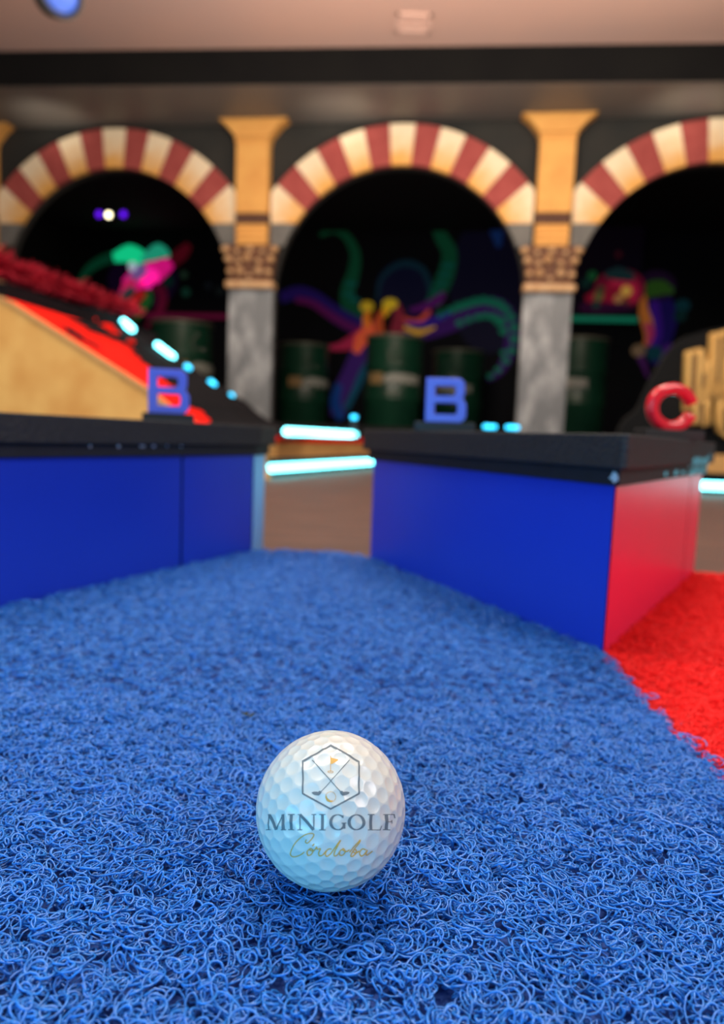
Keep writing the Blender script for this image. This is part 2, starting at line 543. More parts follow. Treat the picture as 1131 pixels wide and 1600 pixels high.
obj('printed_flag', bm, MT['ink_gold'], ball)

bm = bmesh.new()       # the serif word
TK, TN = 4.6, 1.6
def st(x0, y0, x1, y1, wd): ink(bm, [E6(x0, y0), E6(x1, y1)], wd)
def serif(x, y, half=17): st(x - half, y, x + half, y, 1.4)
Y0, Y1 = 13, 126
st(93, Y0, 88, Y1, TN); st(96, Y0, 148, Y1, TK); st(148, Y1, 192, Y0, TN); st(194, Y0, 200, Y1, TK)
serif(88, Y1); serif(200, Y1, 19); st(84, Y0, 100, Y0, 1.1); st(190, Y0, 208, Y0, 1.1)
for x in (257, 488):
    st(x, Y0, x, Y1, TK); serif(x, Y0, 24); serif(x, Y1, 24)
st(322, Y0, 322, Y1, TN); st(324, Y0, 424, Y1, TK); st(425, Y0, 425, Y1, TN); serif(322, Y1); serif(425, Y0); st(306, Y0, 326, Y0, 1.1)
def roundw(t, nn): return 1.4 + 3.4 * abs(nn[0]) ** 1.4
ink(bm, [E6(*p) for p in ellipse_pts(602, 70, 52, 55, -42, -320, 40)], roundw)
st(648, 76, 648, 118, TK); serif(648, 76, 18); st(641, 18, 641, 40, 1.0)
ink(bm, [E6(*p) for p in ellipse_pts(740, 70, 54, 55, 0, 360, 48)], roundw)
st(846, Y0, 846, Y1, TK); serif(846, Y0, 24); st(822, Y1, 918, Y1, 1.1); st(914, 126, 924, 96, 1.4)
st(962, Y0, 962, Y1, TK); serif(962, Y1, 25); st(940, Y0, 1024, Y0, 1.1); st(1020, 13, 1026, 40, 1.4); st(962, 66, 1004, 66, 1.1); st(1004, 54, 1004, 80, 1.0)
obj('printed_word', bm, MT['ink_grey'], ball)

bm = bmesh.new()       # the script word
SW = 1.9
def script(pts, wd=SW): ink(bm, [E6(*p) for p in smooth_line(pts, 7)], wd)
script([(372, 196), (362, 216), (380, 222), (412, 190), (424, 160), (396, 152), (350, 168), (296, 214), (262, 268), (254, 308), (282, 326), (322, 314), (356, 288)], 1.7)
script([(398, 262), (376, 286), (382, 314), (404, 310), (418, 282), (404, 262), (396, 274), (420, 284), (440, 262)])
script([(414, 244), (428, 230)])
script([(440, 262), (446, 252), (452, 268), (474, 264), (460, 296), (466, 318), (492, 308), (516, 282)])
script([(556, 270), (530, 272), (510, 300), (520, 320), (548, 304), (572, 272), (602, 226), (622, 204), (612, 222), (582, 280), (574, 314), (596, 312), (616, 286)])
script([(640, 264), (616, 284), (618, 314), (642, 312), (656, 284), (642, 264), (640, 276), (664, 284), (688, 272)])
script([(688, 290), (736, 232), (766, 202), (758, 222), (716, 282), (696, 316), (716, 318), (740, 296), (734, 274), (714, 284), (736, 300), (762, 284)])
script([(808, 272), (784, 268), (764, 296), (772, 318), (796, 306), (818, 274), (808, 300), (818, 314), (836, 302), (856, 282)])
obj('printed_script', bm, MT['ink_gold'], ball)

# ------------------------------------------------------------------ barrier blocks
H_PANEL, H_STRIP, H_TOP = 0.103, 0.1135, 0.1345

def wall_panel(name, p0, p1, z0, z1, material, parent, thick=0.004, gap=0.0011):
    """panel whose outer face runs from p0 to p1 (outside on the right hand)"""
    a, b = Vector(p0), Vector(p1)
    d = (b - a).normalized(); nn = Vector((d.y, -d.x))
    a = a + d * gap; b = b - d * gap
    poly = [tuple(a - nn * thick + d * thick * 1.8), tuple(a), tuple(b), tuple(b - nn * thick - d * thick * 1.8)]
    return obj(name, prism(poly, z0, z1, 0.0005), material, parent)

def lerp2(a, b, t): return (a[0] + (b[0] - a[0]) * t, a[1] + (b[1] - a[1]) * t)

A, B, Cc = (0.155, 0.435), (0.010, 0.759), (0.352, 0.739)     # equilateral plan of the nearer block
blk = empty('barrier_block', (0, 0, 0), 0, 'triangular lane divider with one blue face and one red face under a black cap', 'lane divider', 'triangular lane dividers')
tri = [B, A, Cc]
tri_ccw = [A, Cc, B]
obj('body', prism(offset_poly(tri_ccw, -0.0045), FLOOR, H_PANEL - 0.001), MT['core'], blk)
tag(wall_panel('front_panel', B, A, FLOOR, H_PANEL, MT['panel_blue'], blk), 'blue front panel')
m_ = lerp2(A, Cc, 0.80)
tag(wall_panel('side_panel', A, m_, FLOOR, H_PANEL, MT['panel_red'], blk), 'red side panel')
tag(wall_panel('side_panel', m_, Cc, FLOOR, H_PANEL, MT['panel_red'], blk), 'narrow red side panel')
wall_panel('back_panel', Cc, B, FLOOR, H_PANEL, MT['panel_blue'], blk)
obj('edge_strip', prism(offset_poly(tri_ccw, 0.0032), H_PANEL, H_STRIP, 0.001), MT['cap_low'], blk)
def blunt(poly, d, k=0.012):
    """offset triangle with its sharp tips cut back"""
    q = offset_poly(poly, d); n = len(q); res = []
    for i in range(n):
        p = Vector(q[i]); a = Vector(q[i - 1]); b = Vector(q[(i + 1) % n])
        res.append(tuple(p + (a - p).normalized() * k)); res.append(tuple(p + (b - p).normalized() * k))
    return res
capo = obj('cap', prism(blunt(tri_ccw, 0.0085, 0.004), H_STRIP, H_TOP, 0.0012), MT['cap'], blk)

# white chip on the near corner of the strip, flakes of painted cyan LED light along the worn far red end
def flake(bm, c, u, v, nrm, size, seed, thick=0.0005):
    rs = random.Random(seed)
    n = 13; base = []
    for k in range(n):
        a = 2 * math.pi * k / n
        rr = rs.uniform(0.55, 1.1)
        base.append(Vector(c) + Vector(u) * (math.cos(a) * size[0] * rr) + Vector(v) * (math.sin(a) * size[1] * rr))
    lo = [bm.verts.new(p) for p in base]; hi = [bm.verts.new(p + Vector(nrm) * thick) for p in base]
    bm.faces.new(hi)
    for k in range(n):
        bm.faces.new((lo[k], lo[(k + 1) % n], hi[(k + 1) % n], hi[k]))
dAC = (Vector(Cc) - Vector(A)).normalized(); nAC = Vector((dAC.y, -dAC.x))
dBA = (Vector(A) - Vector(B)).normalized(); nBA = Vector((dBA.y, -dBA.x))
o3 = offset_poly(tri_ccw, 0.0033)
bm = bmesh.new()
cA = Vector(o3[0])
pc = cA - dBA * 0.0045
flake(bm, (pc.x, pc.y, 0.1085), (dBA.x, dBA.y, 0), (0, 0, 1), (nBA.x, nBA.y, 0), (0.0042, 0.0036), 3)
obj('chipped_corner', bm, MT['chip'], blk)
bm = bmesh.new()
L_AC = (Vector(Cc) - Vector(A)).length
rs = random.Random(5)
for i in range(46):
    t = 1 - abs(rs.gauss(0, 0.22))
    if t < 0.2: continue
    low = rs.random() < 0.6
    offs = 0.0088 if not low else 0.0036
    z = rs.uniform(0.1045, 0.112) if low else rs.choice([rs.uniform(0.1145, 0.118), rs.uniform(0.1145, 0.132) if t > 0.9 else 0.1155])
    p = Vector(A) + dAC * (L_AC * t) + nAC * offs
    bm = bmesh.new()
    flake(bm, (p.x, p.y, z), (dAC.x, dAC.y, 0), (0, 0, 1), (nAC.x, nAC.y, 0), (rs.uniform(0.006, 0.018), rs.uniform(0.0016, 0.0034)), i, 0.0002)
    obj('scuff_glint', bm, MT['cyan_glint'], capo)

E1 = (-0.1195, 0.772); E2 = tuple(on_z(411.5, 849, 0.0).xy); G0 = (-0.274, 0.446); G1 = (-0.48, 0.742)
blk2 = empty('barrier_block', (0, 0, 0), 0, 'triangular lane divider with two blue panels and end painted as cyan-lit, before the wooden ramp', 'lane divider', 'triangular lane dividers')
plan = [G0, E1, E2, G1]                     # clockwise seen from above?
def area2(p): return sum(p[i - 1][0] * p[i][1] - p[i][0] * p[i - 1][1] for i in range(len(p)))
pl = plan if area2(plan) > 0 else plan[::-1]
obj('body', prism(offset_poly(pl, -0.0045), FLOOR, H_PANEL - 0.001), MT['core'], blk2)
sm = (-0.1705, 0.667)
tag(wall_panel('front_panel', G0, sm, FLOOR, H_PANEL, MT['panel_blue'], blk2), 'long blue front panel')
tag(wall_panel('front_panel', sm, E1, FLOOR, H_PANEL, MT['panel_blue'], blk2), 'short blue front panel')
tag(wall_panel('end_panel', E1, E2, FLOOR, H_PANEL, MT['panel_end'], blk2), 'blue end panel with cyan light in its colour')
wall_panel('back_panel', E2, G1, FLOOR, H_PANEL, MT['panel_blue'], blk2)
wall_panel('side_panel', G1, G0, FLOOR, H_PANEL, MT['panel_blue'], blk2)
obj('edge_strip', prism(offset_poly(pl, 0.0032), H_PANEL, H_STRIP, 0.001), MT['cap_low'], blk2)
obj('cap', prism(offset_poly(pl, 0.0085), H_STRIP, H_TOP, 0.0012), MT['cap'], blk2)
bm = bmesh.new()
dE = (Vector(E1) - Vector(G0)).normalized(); nE = Vector((dE.y, -dE.x))
for px, wd in ((141, 1), (185, 1.5), (222, 3.2), (240, 2), (261, 1), (283, 1)):
    d2 = ray(px, 697)
    q0 = Vector(G0) + nE * 0.0036
    den = d2.xy.dot(nE)
    t = (q0.dot(nE)) / den
    p = EYE + d2 * t
    bm = bmesh.new()
    flake(bm, (p.x, p.y, min(max(p.z, 0.105), 0.1125)), (dE.x, dE.y, 0), (0, 0, 1), (nE.x, nE.y, 0), (0.0014 * wd, 0.0016), px, 0.0002)
    obj('scuff_glint', bm, MT['chip'], blk2)

# ------------------------------------------------------------------ letters on the blocks
def letter_mesh(splines, extrude, bevel, res=3):
    cu = bpy.data.curves.new('tmp', 'CURVE')
    cu.dimensions = '2D'; cu.fill_mode = 'BOTH'
    cu.extrude = extrude; cu.bevel_depth = bevel; cu.bevel_resolution = res
    for pts in splines:
        sp = cu.splines.new('POLY')
        sp.points.add(len(pts) - 1)
        for p, q in zip(sp.points, pts):
            p.co = (q[0], q[1], 0, 1)
        sp.use_cyclic_u = True
    o = bpy.data.objects.new('tmp', cu)
    COL.objects.link(o)
    dg = bpy.context.evaluated_depsgraph_get()
    me = bpy.data.meshes.new_from_object(o.evaluated_get(dg))
    bpy.data.objects.remove(o); bpy.data.curves.remove(cu)
    me.materials.clear()
    return me

def letter_B(wd, ht):
    def bowl(x0, y0, x1, y1, r):
        n = 8
        pts = [(x0, y0)]
        pts += [(x1 - r + r * math.sin(a), y0 + r - r * math.cos(a)) for a in [math.pi / 2 * k / n for k in range(n + 1)]]
        pts += [(x1 - r + r * math.cos(a), y1 - r + r * math.sin(a)) for a in [math.pi / 2 * k / n for k in range(n + 1)]]
        pts += [(x0, y1)]
        return pts
    t = wd * 0.185
    mid = ht * 0.52
    o1 = bowl(0, 0, wd, mid, ht * 0.16)[1:-1]
    o2 = bowl(0, mid, wd * 0.94, ht, ht * 0.16)[1:-1]
    outer = [(0, 0)] + o1[:-4] + o2[4:] + [(0, ht)]
    i1 = bowl(t, t * 0.85, wd - t, mid - t * 0.36, ht * 0.09)
    i2 = bowl(t, mid + t * 0.36, wd * 0.94 - t, ht - t * 0.85, ht * 0.09)
    return [outer, i1, i2]

def stand_letter(me, x, y, rz, material, label, plate_w, width, tilt=0.0):
    root = empty('display_letter', (x, y, H_TOP), rz, label, 'letter')
    bm = bmesh.new(); add_box(bm, -plate_w / 2, plate_w / 2, -0.009, 0.009, 0, 0.0085, bevel=0.0008)
    obj('base_plate', bm, MT['plate'], root)
    me.transform(Matrix.Translation((0, 0, 0.0086)) @ Matrix.Rotation(math.pi / 2, 4, 'X') @ Matrix.Translation((-width / 2, 0.0008, 0)))
    obj('letter_body', me, material, root, smooth=False)
    return root
meB = letter_mesh(letter_B(0.0355, 0.0385), 0.0035, 0.0009)
stand_letter(meB, 0.0735, 0.66, R(-9), MT['letter_blue'], 'blue letter B on the divider with the red face, before the green drums', 0.055, 0.0355)
meB2 = letter_mesh(letter_B(0.038, 0.042), 0.0035, 0.0009)
stand_letter(meB2, -0.198, 0.72, R(12), MT['letter_blue'], 'blue letter B standing on the divider in front of the wooden ramp', 0.05, 0.038)
def letter_C(rx, ry, t, n=30):
    a0, a1 = 24, 334
    o_ = [(rx + rx * math.cos(R(a0 + (a1 - a0) * k / n)), ry + ry * math.sin(R(a0 + (a1 - a0) * k / n))) for k in range(n + 1)]
    i_ = [(rx + (rx - t) * math.cos(R(a0 + (a1 - a0) * k / n)), ry + (ry - t) * math.sin(R(a0 + (a1 - a0) * k / n))) for k in range(n + 1)]
    return [o_ + i_[::-1]]
meC = letter_mesh(letter_C(0.0214, 0.0180, 0.0036), 0.0018, 0.0030, 4)
for p in meC.polygons: p.use_smooth = True
stand_letter(meC, 0.2635, 0.62, R(14), MT['letter_red'], 'glossy red letter C standing on the lane divider', 0.058, 0.0420)

# ------------------------------------------------------------------ coil carpets
def inside(poly, X, Y):
    r = np.zeros(len(X), bool); n = len(poly)
    for i in range(n):
        x0, y0 = poly[i - 1]; x1, y1 = poly[i]
        c = ((y0 > Y) != (y1 > Y))
        with np.errstate(divide='ignore', invalid='ignore'):
            r ^= c & (X < (x1 - x0) * (Y - y0) / (y1 - y0) + x0)
    return r

def coil_strands(poly, dens, y_rng, fan, loops, seg, sides, rad, r_rng, z_top, z_rng, flat=1.0):
    """curled vinyl filaments as thin tubes; returns verts, quads"""
    xm = fan(y_rng[1])
    n = int((y_rng[1] - y_rng[0]) * 2 * xm * 1e6 * dens)
    st_ = 1e-3 / math.sqrt(dens)
    gx, gy = np.meshgrid(np.arange(-xm, xm, st_), np.arange(y_rng[0], y_rng[1], st_))
    X = (gx + RNG.uniform(-0.7, 0.7, gx.shape) * st_).ravel(); Y = (gy + RNG.uniform(-0.7, 0.7, gy.shape) * st_).ravel()
    k = (np.abs(X) < fan(Y)) & inside(poly, X, Y)
    X, Y = X[k], Y[k]; n = len(X)
    T = int(loops * seg) + 1
    i = np.arange(T)[None, :]
    r0 = RNG.uniform(r_rng[0], r_rng[1], (n, 1)) * RNG.choice([0.75, 1.0, 1.25], (n, 1))
    sp = 2 * np.pi / seg * RNG.choice([-1, 1], (n, 1))
    thta = RNG.uniform(0, 6.28, (n, 1)) + sp * i + 0.45 * np.sin(i * RNG.uniform(0.1, 0.5, (n, 1)) + RNG.uniform(0, 6.28, (n, 1)))
    rr = r0 * (1 + 0.28 * np.sin(i * RNG.uniform(0.15, 0.45, (n, 1)) + RNG.uniform(0, 6.28, (n, 1))))
    el = RNG.uniform(0.45, 1.0, (n, 1))
    u = rr * np.cos(thta); v = rr * el * np.sin(thta)
    dr = RNG.uniform(0, 6.28, (n, 1)); dm = r0 * RNG.uniform(0.5, 1.7, (n, 1)) / seg
    s = (i - T / 2)
    ang = RNG.uniform(0, 6.28, (n, 1))
    tilt = np.abs(RNG.normal(0, 0.42, (n, 1))) * flat
    zt = u * np.sin(tilt)
    u2 = u * np.cos(tilt)
    px = X[:, None] + u2 * np.cos(ang) - v * np.sin(ang) + dm * s * np.cos(dr)
    py = Y[:, None] + u2 * np.sin(ang) + v * np.cos(ang) + dm * s * np.sin(dr)
    zc = RNG.uniform(z_rng[0], z_rng[1], (n, 1))
    pz = zc + zt + 0.0006 * np.sin(i * 0.7 + RNG.uniform(0, 6.28, (n, 1)))
    over = pz - z_top
    pz = np.where(over > 0, z_top + 0.0006 * np.tanh(over / 0.0015), pz)
    pz = np.maximum(pz, FLOOR + 0.0015)
    P = np.stack([px, py, pz], -1)
    # filaments bend around the ball
    c = np.array(BALL_C)
    dv = P - c; L = np.linalg.norm(dv, axis=-1, keepdims=True)
    P = np.where(L < BALL_R + rad, c + dv / L * (BALL_R + rad), P)
    Tn = np.gradient(P, axis=1); Tn /= np.linalg.norm(Tn, axis=-1, keepdims=True) + 1e-12
    ref = np.zeros_like(P); ref[..., 2] = 1; ref[..., 0] = 0.13
    U = np.cross(Tn, ref); U /= np.linalg.norm(U, axis=-1, keepdims=True) + 1e-12
    V = np.cross(U, Tn)
    a = np.arange(sides) * 2 * np.pi / sides
    rad_s = rad * RNG.uniform(0.8, 1.2, (n, 1, 1, 1))
    ring = P[:, :, None, :] + rad_s * (U[:, :, None, :] * np.cos(a)[None, None, :, None] + V[:, :, None, :] * np.sin(a)[None, None, :, None])
    verts = ring.reshape(-1, 3)
    base = (np.arange(n) * T * sides)[:, None, None] + (np.arange(T - 1) * sides)[None, :, None]
    kk = np.arange(sides)[None, None, :]; k2 = (np.arange(sides) + 1) % sides
    f = np.stack([base + kk, base + k2[None, None, :], base + k2[None, None, :] + sides, base + kk + sides], -1).reshape(-1, 4)
    return verts, f

def carpet(name, poly, layers, material, backing, label, base_top=-0.0062):
    """mesh of a backing sheet plus its filaments"""
    bm = prism(poly, FLOOR, base_top)
    bmesh.ops.recalc_face_normals(bm, faces=bm.faces)
    bme = bpy.data.meshes.new('tmp'); bm.to_mesh(bme); bm.free()
    bco = np.empty(len(bme.vertices) * 3); bme.vertices.foreach_get('co', bco)
    bl = np.empty(len(bme.loops), int); bme.loops.foreach_get('vertex_index', bl)
    bt = np.empty(len(bme.polygons), int); bme.polygons.foreach_get('loop_total', bt)
    VV = [bco.reshape(-1, 3)]; off = len(VV[0]); LL = [bl]; TT = [bt]
    for args in layers:
        v, f = coil_strands(poly, *args)
        VV.append(v); LL.append((f + off).ravel()); TT.append(np.full(len(f), 4)); off += len(v)
    V = np.concatenate(VV); Lp = np.concatenate(LL); Tt = np.concatenate(TT)
    me = bpy.data.meshes.new(name)
    me.vertices.add(len(V)); me.vertices.foreach_set('co', V.ravel())
    me.loops.add(len(Lp)); me.loops.foreach_set('vertex_index', Lp.astype(np.int32))
    me.polygons.add(len(Tt))
    me.polygons.foreach_set('loop_start', np.concatenate([[0], np.cumsum(Tt)[:-1]]).astype(np.int32))
    me.polygons.foreach_set('loop_total', Tt.astype(np.int32))
    sm_ = np.ones(len(Tt), bool); sm_[:len(bt)] = False
    me.polygons.foreach_set('use_smooth', sm_)
    me.update(calc_edges=True)
    bpy.data.meshes.remove(bme)
    mi = np.zeros(len(Tt), np.int32); mi[:len(bt)] = 1
    me.materials.append(material); me.materials.append(backing)
    me.polygons.foreach_set('material_index', mi)
    material = None
    return tag(obj(name, me, material), label, 'carpet', kind='stuff')

def gp(px, py): return tuple(on_z(px, py).xy)
red_edge = [A] + [gp(*p) for p in ((975, 1046), (1010, 1084), (1055, 1130), (1095, 1166), (1131, 1200), (1180, 1262))]
blue = [(-0.75, -0.30), (0.75, -0.30), (0.75, 0.10)] + red_edge[::-1] + [B]
blue += [gp(*p) for p in ((548, 863), (512, 860), (470, 858), (435, 857), (412, 857))] + [E1, G0, (-0.75, 0.30)]
red = red_edge + [(0.60, 0.12), (0.66, 0.73)] + [Cc]
NEAR = lambda y: 0.70 * y + 0.06
carpet('coil_carpet', blue, [
    # density, y range, fan, loops, seg, sides, radius, loop radius, top, z range, flatness
    (0.040, (0.07, 0.34), NEAR, 3.0, 15, 5, 0.00027, (0.0016, 0.0034), 0.0, (-0.0026, -0.0004), 0.8),
    (0.050, (0.07, 0.34), NEAR, 2.6, 11, 4, 0.00030, (0.0015, 0.0032), -0.0012, (-0.0055, -0.0022), 1.0),
    (0.048, (0.34, 0.88), NEAR, 2.2, 9, 3, 0.00034, (0.0016, 0.0032), 0.0, (-0.0030, -0.0004), 1.0),
], MT['coil_blue'], MT['backing_blue'], 'blue coil vinyl carpet of the lane under the golf ball')
carpet('coil_carpet', red, [
    (0.068, (0.14, 0.40), lambda y: 0.9 * y + 0.30, 2.2, 10, 3, 0.00034, (0.0012, 0.0024), 0.0, (-0.0030, -0.0004), 1.0),
    (0.060, (0.40, 0.75), lambda y: 0.9 * y + 0.30, 2.2, 8, 3, 0.00040, (0.0012, 0.0026), 0.0, (-0.0026, -0.0004), 1.0),
], MT['coil_red'], MT['backing_red'], 'bright red coil vinyl carpet beside the red side of the divider')
p = on_z(386, 1121)
bm = bmesh.new()
for k, (a, l) in enumerate(((0.3, 0.004), (1.9, 0.003), (2.8, 0.0035))):
    dv = Vector((math.cos(a), math.sin(a), 0)); sv = Vector((-dv.y, dv.x, 0))
    q = [(0, 0, 0), dv * l * 0.5 + sv * 0.0009 + Vector((0, 0, 0.0007)), dv * l + Vector((0, 0, 0.0012)), dv * l * 0.5 - sv * 0.0009 + Vector((0, 0, 0.0004))]
    t0 = [bm.verts.new(Vector(v) + Vector((0, 0, 0.0003 * k))) for v in q]
    t1 = [bm.verts.new(Vector(v) + Vector((0, 0, 0.0003 * k + 0.0003))) for v in q]
    bm.faces.new(t0); bm.faces.new(t1)
    for i in range(4): bm.faces.new((t0[i], t0[(i + 1) % 4], t1[(i + 1) % 4], t1[i]))
o = tag(obj('leaf_scrap', bm, MT['debris']), 'tiny dark scrap of leaf caught in the blue carpet behind the ball', 'leaf')
o.location = (p.x, p.y, 0.0002)

# ------------------------------------------------------------------ arcade: arches and columns
ARCH_OUT, SPRING, SIDE = 1.222, 1.70, 0.968
ARCH_LABELS = ['red and cream striped arch over the squid mural and the red ramp', 'red and cream striped arch framing the octopus mural', 'red and cream striped arch over the jellyfish mural and the black sign']
def voussoir_poly(a0, a1):
    """piece of the ring between two angles, cut by the springing line and the pilaster sides"""
    pts = [(ARCH_R * math.cos(a0 + (a1 - a0) * k / 4), ARCH_R * math.sin(a0 + (a1 - a0) * k / 4)) for k in range(5)]
    pts += [(ARCH_OUT * math.cos(a1 + (a0 - a1) * k / 4), ARCH_OUT * math.sin(a1 + (a0 - a1) * k / 4)) for k in range(5)]
    def clip(poly, f):
        o_ = []
        for i in range(len(poly)):
            p, q = poly[i - 1], poly[i]; fp, fq = f(p), f(q)
            if fp >= 0: o_.append(p)
            if fp * fq < 0:
                t = fp / (fp - fq); o_.append((p[0] + (q[0] - p[0]) * t, p[1] + (q[1] - p[1]) * t))
        return o_
    z0 = SPRING - ARCH_Z
    for f in (lambda p: p[1] - z0, lambda p: SIDE - p[0], lambda p: SIDE + p[0]):
        pts = clip(pts, f)
    return pts
a_lo = math.asin((SPRING - ARCH_Z) / ARCH_R) - R(9.5)
cut = [R(27.5)] + [R(90 + 8.9 * (k - 5.5)) for k in range(12)] + [R(152.5)]
for ai, s in enumerate(ARCH_S):
    root = empty('striped_arch', (0, 0, 0), 0, ARCH_LABELS[ai], 'arch', 'striped arches')
    root.location = Vector(WALL_AT) + es * s + n * (-0.004); root.rotation_euler = (0, 0, -YAW)
    for k in range(13):
        pts = [(x, ARCH_Z + z) for x, z in voussoir_poly(cut[k], cut[k + 1])]
        red_ = k % 2 == 1
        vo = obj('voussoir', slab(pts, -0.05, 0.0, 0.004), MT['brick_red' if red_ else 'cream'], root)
        vo['label'] = 'brick red voussoir' if red_ else 'cream voussoir'
    for sg in (-1, 1):
        zz = np.linspace(1.535, SPRING, 6)
        pts = [(sg * math.sqrt(ARCH_R ** 2 - (z - ARCH_Z) ** 2), z) for z in zz] + [(sg * SIDE, SPRING), (sg * SIDE, 1.535)]
        obj('springer', slab(pts, -0.045, 0.0, 0.003), MT['marble_pad'], root)

COL_LABELS = ['carved column cut off by the left edge of the photo, behind the red garland', 'grey marble column behind the wooden ramp, between squid mural and octopus mural', 'grey marble column behind the divider, between octopus mural and jellyfish mural']
for ci, s in enumerate((-0.908 - 2.21, -0.908, 1.302)):
    root = empty('column', (0, 0, 0), 0, COL_LABELS[ci], 'column', 'columns of the arcade')
    root.location = Vector(WALL_AT) + es * s + n * (-0.004); root.rotation_euler = (0, 0, -YAW)
    root.location.z = FLOOR
    zf = -FLOOR
    bm = bmesh.new(); add_box(bm, -0.172, 0.172, -0.07, 0, 0, 1.215 + zf, bevel=0.008)
    obj('shaft', bm, MT['marble'], root)
    cap_o = obj('capital', slab([(-0.165, 1.25 + zf), (0.165, 1.25 + zf), (0.175, 1.38 + zf), (0.20, 1.53 + zf), (-0.20, 1.53 + zf), (-0.175, 1.38 + zf)], -0.11, 0, 0.01), MT['capital'], root)
    bm = bmesh.new(); add_box(bm, -0.185, 0.185, -0.13, 0, 1.212 + zf, 1.262 + zf, bevel=0.014)
    o = obj('collar', bm, MT['capital_light'], cap_o)
    bm = bmesh.new()
    rsd = random.Random(ci)
    for x, z, r in ((-0.19, 1.49, 0.034), (0.19, 1.49, 0.034), (-0.165, 1.42, 0.034), (0.165, 1.42, 0.034), (-0.02, 1.43, 0.036), (0.07, 1.405, 0.026), (-0.085, 1.405, 0.026), (-0.075, 1.335, 0.035), (0.072, 1.335, 0.035), (-0.15, 1.33, 0.028), (0.15, 1.325, 0.03), (0.0, 1.49, 0.03), (-0.1, 1.475, 0.022), (0.1, 1.475, 0.022), (0.0, 1.30, 0.02)):
        add_blob(bm, (x, -0.125, z + zf), r * 0.86, 10, (1.05, 0.9, 0.85))
    obj('acanthus_leaf', bm, MT['capital_light'], cap_o, smooth=True)
    bm = bmesh.new()
    add_box(bm, -0.118, 0.118, -0.075, 0, 1.53 + zf, 1.705 + zf, bevel=0.004)
    for z in (1.57, 1.615, 1.66):
        add_box(bm, -0.122, 0.122, -0.088, 0, z + zf, z + 0.022 + zf, bevel=0.006)
    obj('impost', bm, MT['ochre'], root)
    bm = bmesh.new(); add_box(bm, -0.126, 0.126, -0.085, 0, 1.688 + zf, 1.763 + zf, bevel=0.006)
    obj('moulding', bm, MT['ochre_dark'], root)
    bm = bmesh.new(); add_box(bm, -0.124, 0.124, -0.10, 0, 1.762 + zf, 2.30 + zf, bevel=0.006)
    pil = obj('pilaster', bm, MT['ochre'], root)
    bm = bmesh.new(); add_box(bm, -0.132, 0.132, -0.112, 0, 2.268 + zf, 2.298 + zf, bevel=0.008)
    obj('necking', bm, MT['ochre_dark'] if False else MT['ochre'], pil)
    fl = [(-0.128, 2.30)]
    prof = [(0.128, 2.30), (0.165, 2.345), (0.205, 2.39), (0.262, 2.432)]
    fl = [(-x, z + zf) for x, z in prof[::-1]] + [(x, z + zf) for x, z in prof]
    obj('flared_top', slab(fl, -0.115, 0, 0.004), MT['ochre'], root)

# ------------------------------------------------------------------ painted murals on the back wall
def paint(name, c, rough=0.8, es=0.25):
    m = mat(name, c, rough)
    b = m.node_tree.nodes['Principled BSDF']
    b.inputs['Emission Color'].default_value = lin(c)      # fluorescent paint glowing under ultraviolet lamps
    b.inputs['Emission Strength'].default_value = es * 0.30
    return m
PC = {}
def pcol(c, es=0.5):
    k = (c, es)
    if k not in PC:
        PC[k] = paint('fluorescent_paint', c, es=es)
    return PC[k]

LAYER = [0]
def stroke(name, root, pts, widths, color, es=0.5, depth=BD):
    """brush stroke on the wall along photo-traced points; widths in metres start..end"""
    LAYER[0] += 1
    y = depth - 0.004 - 0.0008 * LAYER[0]
    sp = smooth_line([on_wall(p[0], p[1], depth) for p in pts], 6)
    bm = bmesh.new(); N = len(sp); prev = None
    for i, p in enumerate(sp):
        a = sp[max(0, i - 1)]; b = sp[min(N - 1, i + 1)]
        t = b - a; t = t / (np.linalg.norm(t) + 1e-9)
        u = i / (N - 1)
        k = u * (len(widths) - 1); j = min(int(k), len(widths) - 2)
        wd = widths[j] + (widths[j + 1] - widths[j]) * (k - j)
        q = [bm.verts.new((p[0] - t[1] * wd / 2, y, p[1] + t[0] * wd / 2)), bm.verts.new((p[0] + t[1] * wd / 2, y, p[1] - t[0] * wd / 2))]
        if prev: bm.faces.new((prev[0], prev[1], q[1], q[0]))
        prev = q
    return obj(name, bm, pcol(color, es), root)

def dab(name, root, px, py, rx, ry, color, es=0.5, depth=BD, rot=0.0):
    LAYER[0] += 1
    y = depth - 0.004 - 0.0008 * LAYER[0]
    s, z = on_wall(px, py, depth)
    bm = bmesh.new()
    vs = []
    for k in range(20):
        a = 2 * math.pi * k / 20
        x_, z_ = rx * math.cos(a), ry * math.sin(a)
        vs.append(bm.verts.new((s + x_ * math.cos(rot) - z_ * math.sin(rot), y, z + x_ * math.sin(rot) + z_ * math.cos(rot))))
    bm.faces.new(vs)
    return obj(name, bm, pcol(color, es), root)

octo = on_arcade(empty('octopus_mural', label='fluorescent octopus mural on the dark wall seen through the middle arch', cat='mural', group='glowing sea murals'))
TEAL, GREEN, PURP, VIO = (8, 100, 92), (6, 92, 58), (78, 14, 96), (46, 22, 120)
dab('backdrop', octo, 770, 440, 0.55, 0.9, (12, 9, 44), 0.35)
dab('head', octo, 630, 452, 0.36, 0.36, (12, 14, 52), 0.4)
stroke('head_rim', octo, [(588, 470), (596, 436), (618, 416), (640, 412), (662, 424), (672, 452), (670, 478)], (0.03, 0.07, 0.09, 0.08, 0.05), (14, 60, 78), 0.35)
stroke('tentacle', octo, [(500, 368), (522, 360), (543, 372), (555, 398), (552, 428), (543, 456), (548, 482), (572, 500)], (0.06, 0.10, 0.15, 0.2, 0.2), GREEN, 0.38)
stroke('tentacle', octo, [(682, 348), (689, 370), (702, 395), (698, 425), (687, 452), (676, 478)], (0.14, 0.18, 0.22, 0.2), GREEN, 0.42)
